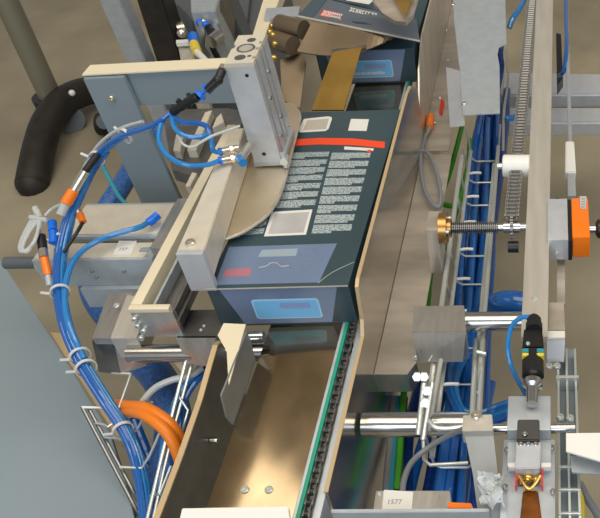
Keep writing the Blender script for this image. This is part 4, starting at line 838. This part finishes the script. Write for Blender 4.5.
obj('barrel', MB().cyl(at(533, 355, vz - 0.015), at(533, 376, vz - 0.015), 0.0175, 20), M['black'], t)
for p in ((528, 344), (539, 328)): screw(t, at(*p, vz), 0.0035, h=0.003)
c0 = at(533, 374, vz - 0.02); c2_ = at(532, 404, vz - 0.02); dd = (c2_ - c0).length
obj('stem', MB().lathe(c0, c2_ - c0, [(0, 0.012), (0.012, 0.013), (0.016, 0.016), (0.026, 0.016), (0.03, 0.010), (dd, 0.009)], 18), M['chrome'], t, 'chrome stem')
t = thing('clamp_unit', 'aluminium clamp unit with black catch and brass mechanism at bottom right', 'clamp', (-0.045, 0.68, -0.05))
obj('base_block', MB().box(-0.086, -0.008, 0.56, 0.735, -0.06, 0.012, 0.0015), M['alu_blue'], t)
obj('head_block', MB().box(-0.080, -0.014, 0.735, 0.800, -0.04, 0.035, 0.0015), M['alu_blue'], t)
obj('top_slab', MB().prism(px([(516, 441, 0.045), (541, 441, 0.045), (540, 468, 0.045), (515, 468, 0.045)]), (0, 0, -0.03), 0.0015), M['alu_light'], t)
ct = obj('catch', MB().prism(px([(517.5, 419, 0.06), (539.5, 419, 0.06), (539.5, 440, 0.052), (516.5, 440, 0.052)]), (0, 0, -0.02), 0.0015), M['black'], t)
screw(ct, at(525, 434, 0.055), 0.0045, h=0.003, mt='chrome')
for x in (521, 528.5, 536): screw(t, at(x, 444, 0.045), 0.0045, h=0.003, mt='chrome')
for a, b_ in (((508, 442), (516, 466)), ((541, 442), (551, 466))):
    obj('side_block', MB().prism(px([(a[0], a[1], 0.03), (b_[0], a[1], 0.03), (b_[0], b_[1], 0.03), (a[0] - 1, b_[1], 0.03)]), (0, 0, -0.02), 0.001), M['alu_blue'], t)
    obj('step', MB().prism(px([(a[0], 462.5, 0.034), (b_[0], 462.5, 0.034), (b_[0], 467, 0.034), (a[0], 467, 0.034)]), (0, 0, -0.01), 0.0005), M['sticker'], t)
fr = MB()
for q in (((515, 469), (516.6, 486)), ((541.4, 469), (543, 486))):
    (a, b0), (c, d) = q; fr.prism(px([(a, b0, 0.03), (c, b0, 0.03), (c, d, 0.03), (a, d, 0.03)]), (0, 0, -0.012))
obj('frame', fr, M['red'], t, 'thin red rim')
bm_ = MB()
for (x, y, r) in ((524, 473, 0.006), (533, 472, 0.006), (528, 478, 0.008), (521, 481, 0.005), (536, 480, 0.006), (528, 488, 0.004)): bm_.ball(at(x, y, 0.024), r)
bm_.tube([at(519, 476, 0.03), at(524, 484, 0.03), at(529, 489, 0.03), at(535, 484, 0.03), at(540, 476, 0.03)], 0.0028, 8)
obj('mechanism', bm_, M['gold'], t, 'brass mechanism')
for x in (519.5, 537.5): obj('spring_seat', MB().cyl(at(x, 477, 0.016), at(x, 477, 0.024), 0.006, 12), M['chrome'], t)
obj('amber_block', MB().prism(px([(523, 490, 0.02), (538, 490, 0.02), (543, 528, 0.02), (519, 528, 0.02)]), (0, 0, -0.015), 0.002), M['amber'], t, 'amber brown block')
obj('front_block', MB().prism(px([(507, 486, 0.0155), (553, 485, 0.016), (554, 530, 0.016), (507, 530, 0.016)]), (0, 0, -0.012), 0.001), M['alu_blue'], t)
for p in ((507, 450), (552, 448), (505, 487), (553, 492)): screw(t, at(*p, 0.02), 0.0042, h=0.004, mt='chrome')
obj('shaft', MB().cyl(at(492, 429, 0.0), at(575, 428, 0.0), 0.0085, 18), M['chrome'], t)
# slotted zinc rail
t = thing('slotted_rail', 'slotted zinc rail with bolts right of the clamp unit', 'rail', (0.01, 0.75, -0.08))
obj('web', MB().box(-0.004, 0.030, 0.55, 0.99, -0.075, -0.07, 0.0005), M['panel'], t)
for x in (-0.004, 0.011, 0.026): obj('flange', MB().box(x, x + 0.004, 0.55, 0.97, -0.07, -0.045, 0.0008), M['zinc'], t)
for k, y in enumerate((0.56, 0.60, 0.64, 0.68, 0.72)): obj('rung', MB().box(-0.004, 0.030, y, y + 0.004, -0.046, -0.040, 0.0005), M['zinc'], t)
obj('end_plate', MB().box(-0.006, 0.033, 0.895, 0.90, -0.07, -0.035, 0.0005), M['zinc'], t)
for p in ((549, 367), (557, 367), (560, 418), (570, 419), (559, 428)): screw(t, at(*p, -0.035), 0.0065, h=0.006)
t = thing('rail_foot', 'tan block with white-lit lower edge beside the rail end', 'block', (0.01, 1.0, -0.05))
obj('block', MB().prism(px([(549, 302, 0.0), (564, 302, 0.0), (565, 330, 0.0), (548, 330, 0.0)]), (0, 0, -0.04), 0.001), M['warm'], t)
obj('edge', MB().prism(px([(547, 330.5, 0.003), (565, 330.5, 0.003), (565, 337.5, 0.003), (547, 338, 0.003)]), (0, 0, -0.02), 0.001), M['sticker'], t)  # white colour paints the light caught by this edge
obj('face', MB().prism([at(547, 338, 0.0), at(565, 338, 0.0), at(564, 362, -0.04), at(547, 362, -0.04)], (0, 0.004, 0)), M['alu_light'], t)
tag(obj('slim_strap', MB().prism(px([(557, 255, -0.03), (565, 255, -0.03), (565, 304, -0.03), (557, 304, -0.03)]), (0, 0, -0.012)), M['warm']), 'narrow brown strap between the orange indicator and the tan block', 'strap')
t = thing('side_tray', 'white flat plate reaching in from the right edge', 'plate', (0.1, 0.72, 0.0))
obj('plate', MB().prism(px([(566, 433, 0.02), (660, 432, 0.02), (660, 475, 0.02), (600, 461, 0.02), (566, 451, 0.02)]), (0, 0, -0.004), 0.0005), M['white'], t)
obj('lip', MB().prism(px([(570, 456, -0.01), (640, 460, -0.01), (640, 478, -0.01), (572, 472, -0.01)]), (0, 0, -0.004)), M['alu_blue'], t)
hose('yellow hose hanging at the lower right beside the slotted rail', [(573, 484, -0.15), (577, 492, -0.14), (580, 505, -0.15), (580, 530, -0.17)], 0.008, 'yellow')
hose('grey hose right of the yellow hose at lower right', [(580, 484, -0.16), (587, 498, -0.16), (596, 512, -0.17), (606, 530, -0.18)], 0.007, 'grey_cable')
tag(obj('dark_cabinet', MB().box(0.05, 0.5, 0.3, 0.72, -0.6, -0.28, 0.004), M['black_r']), 'dark equipment case under the white plate at lower right', 'case')
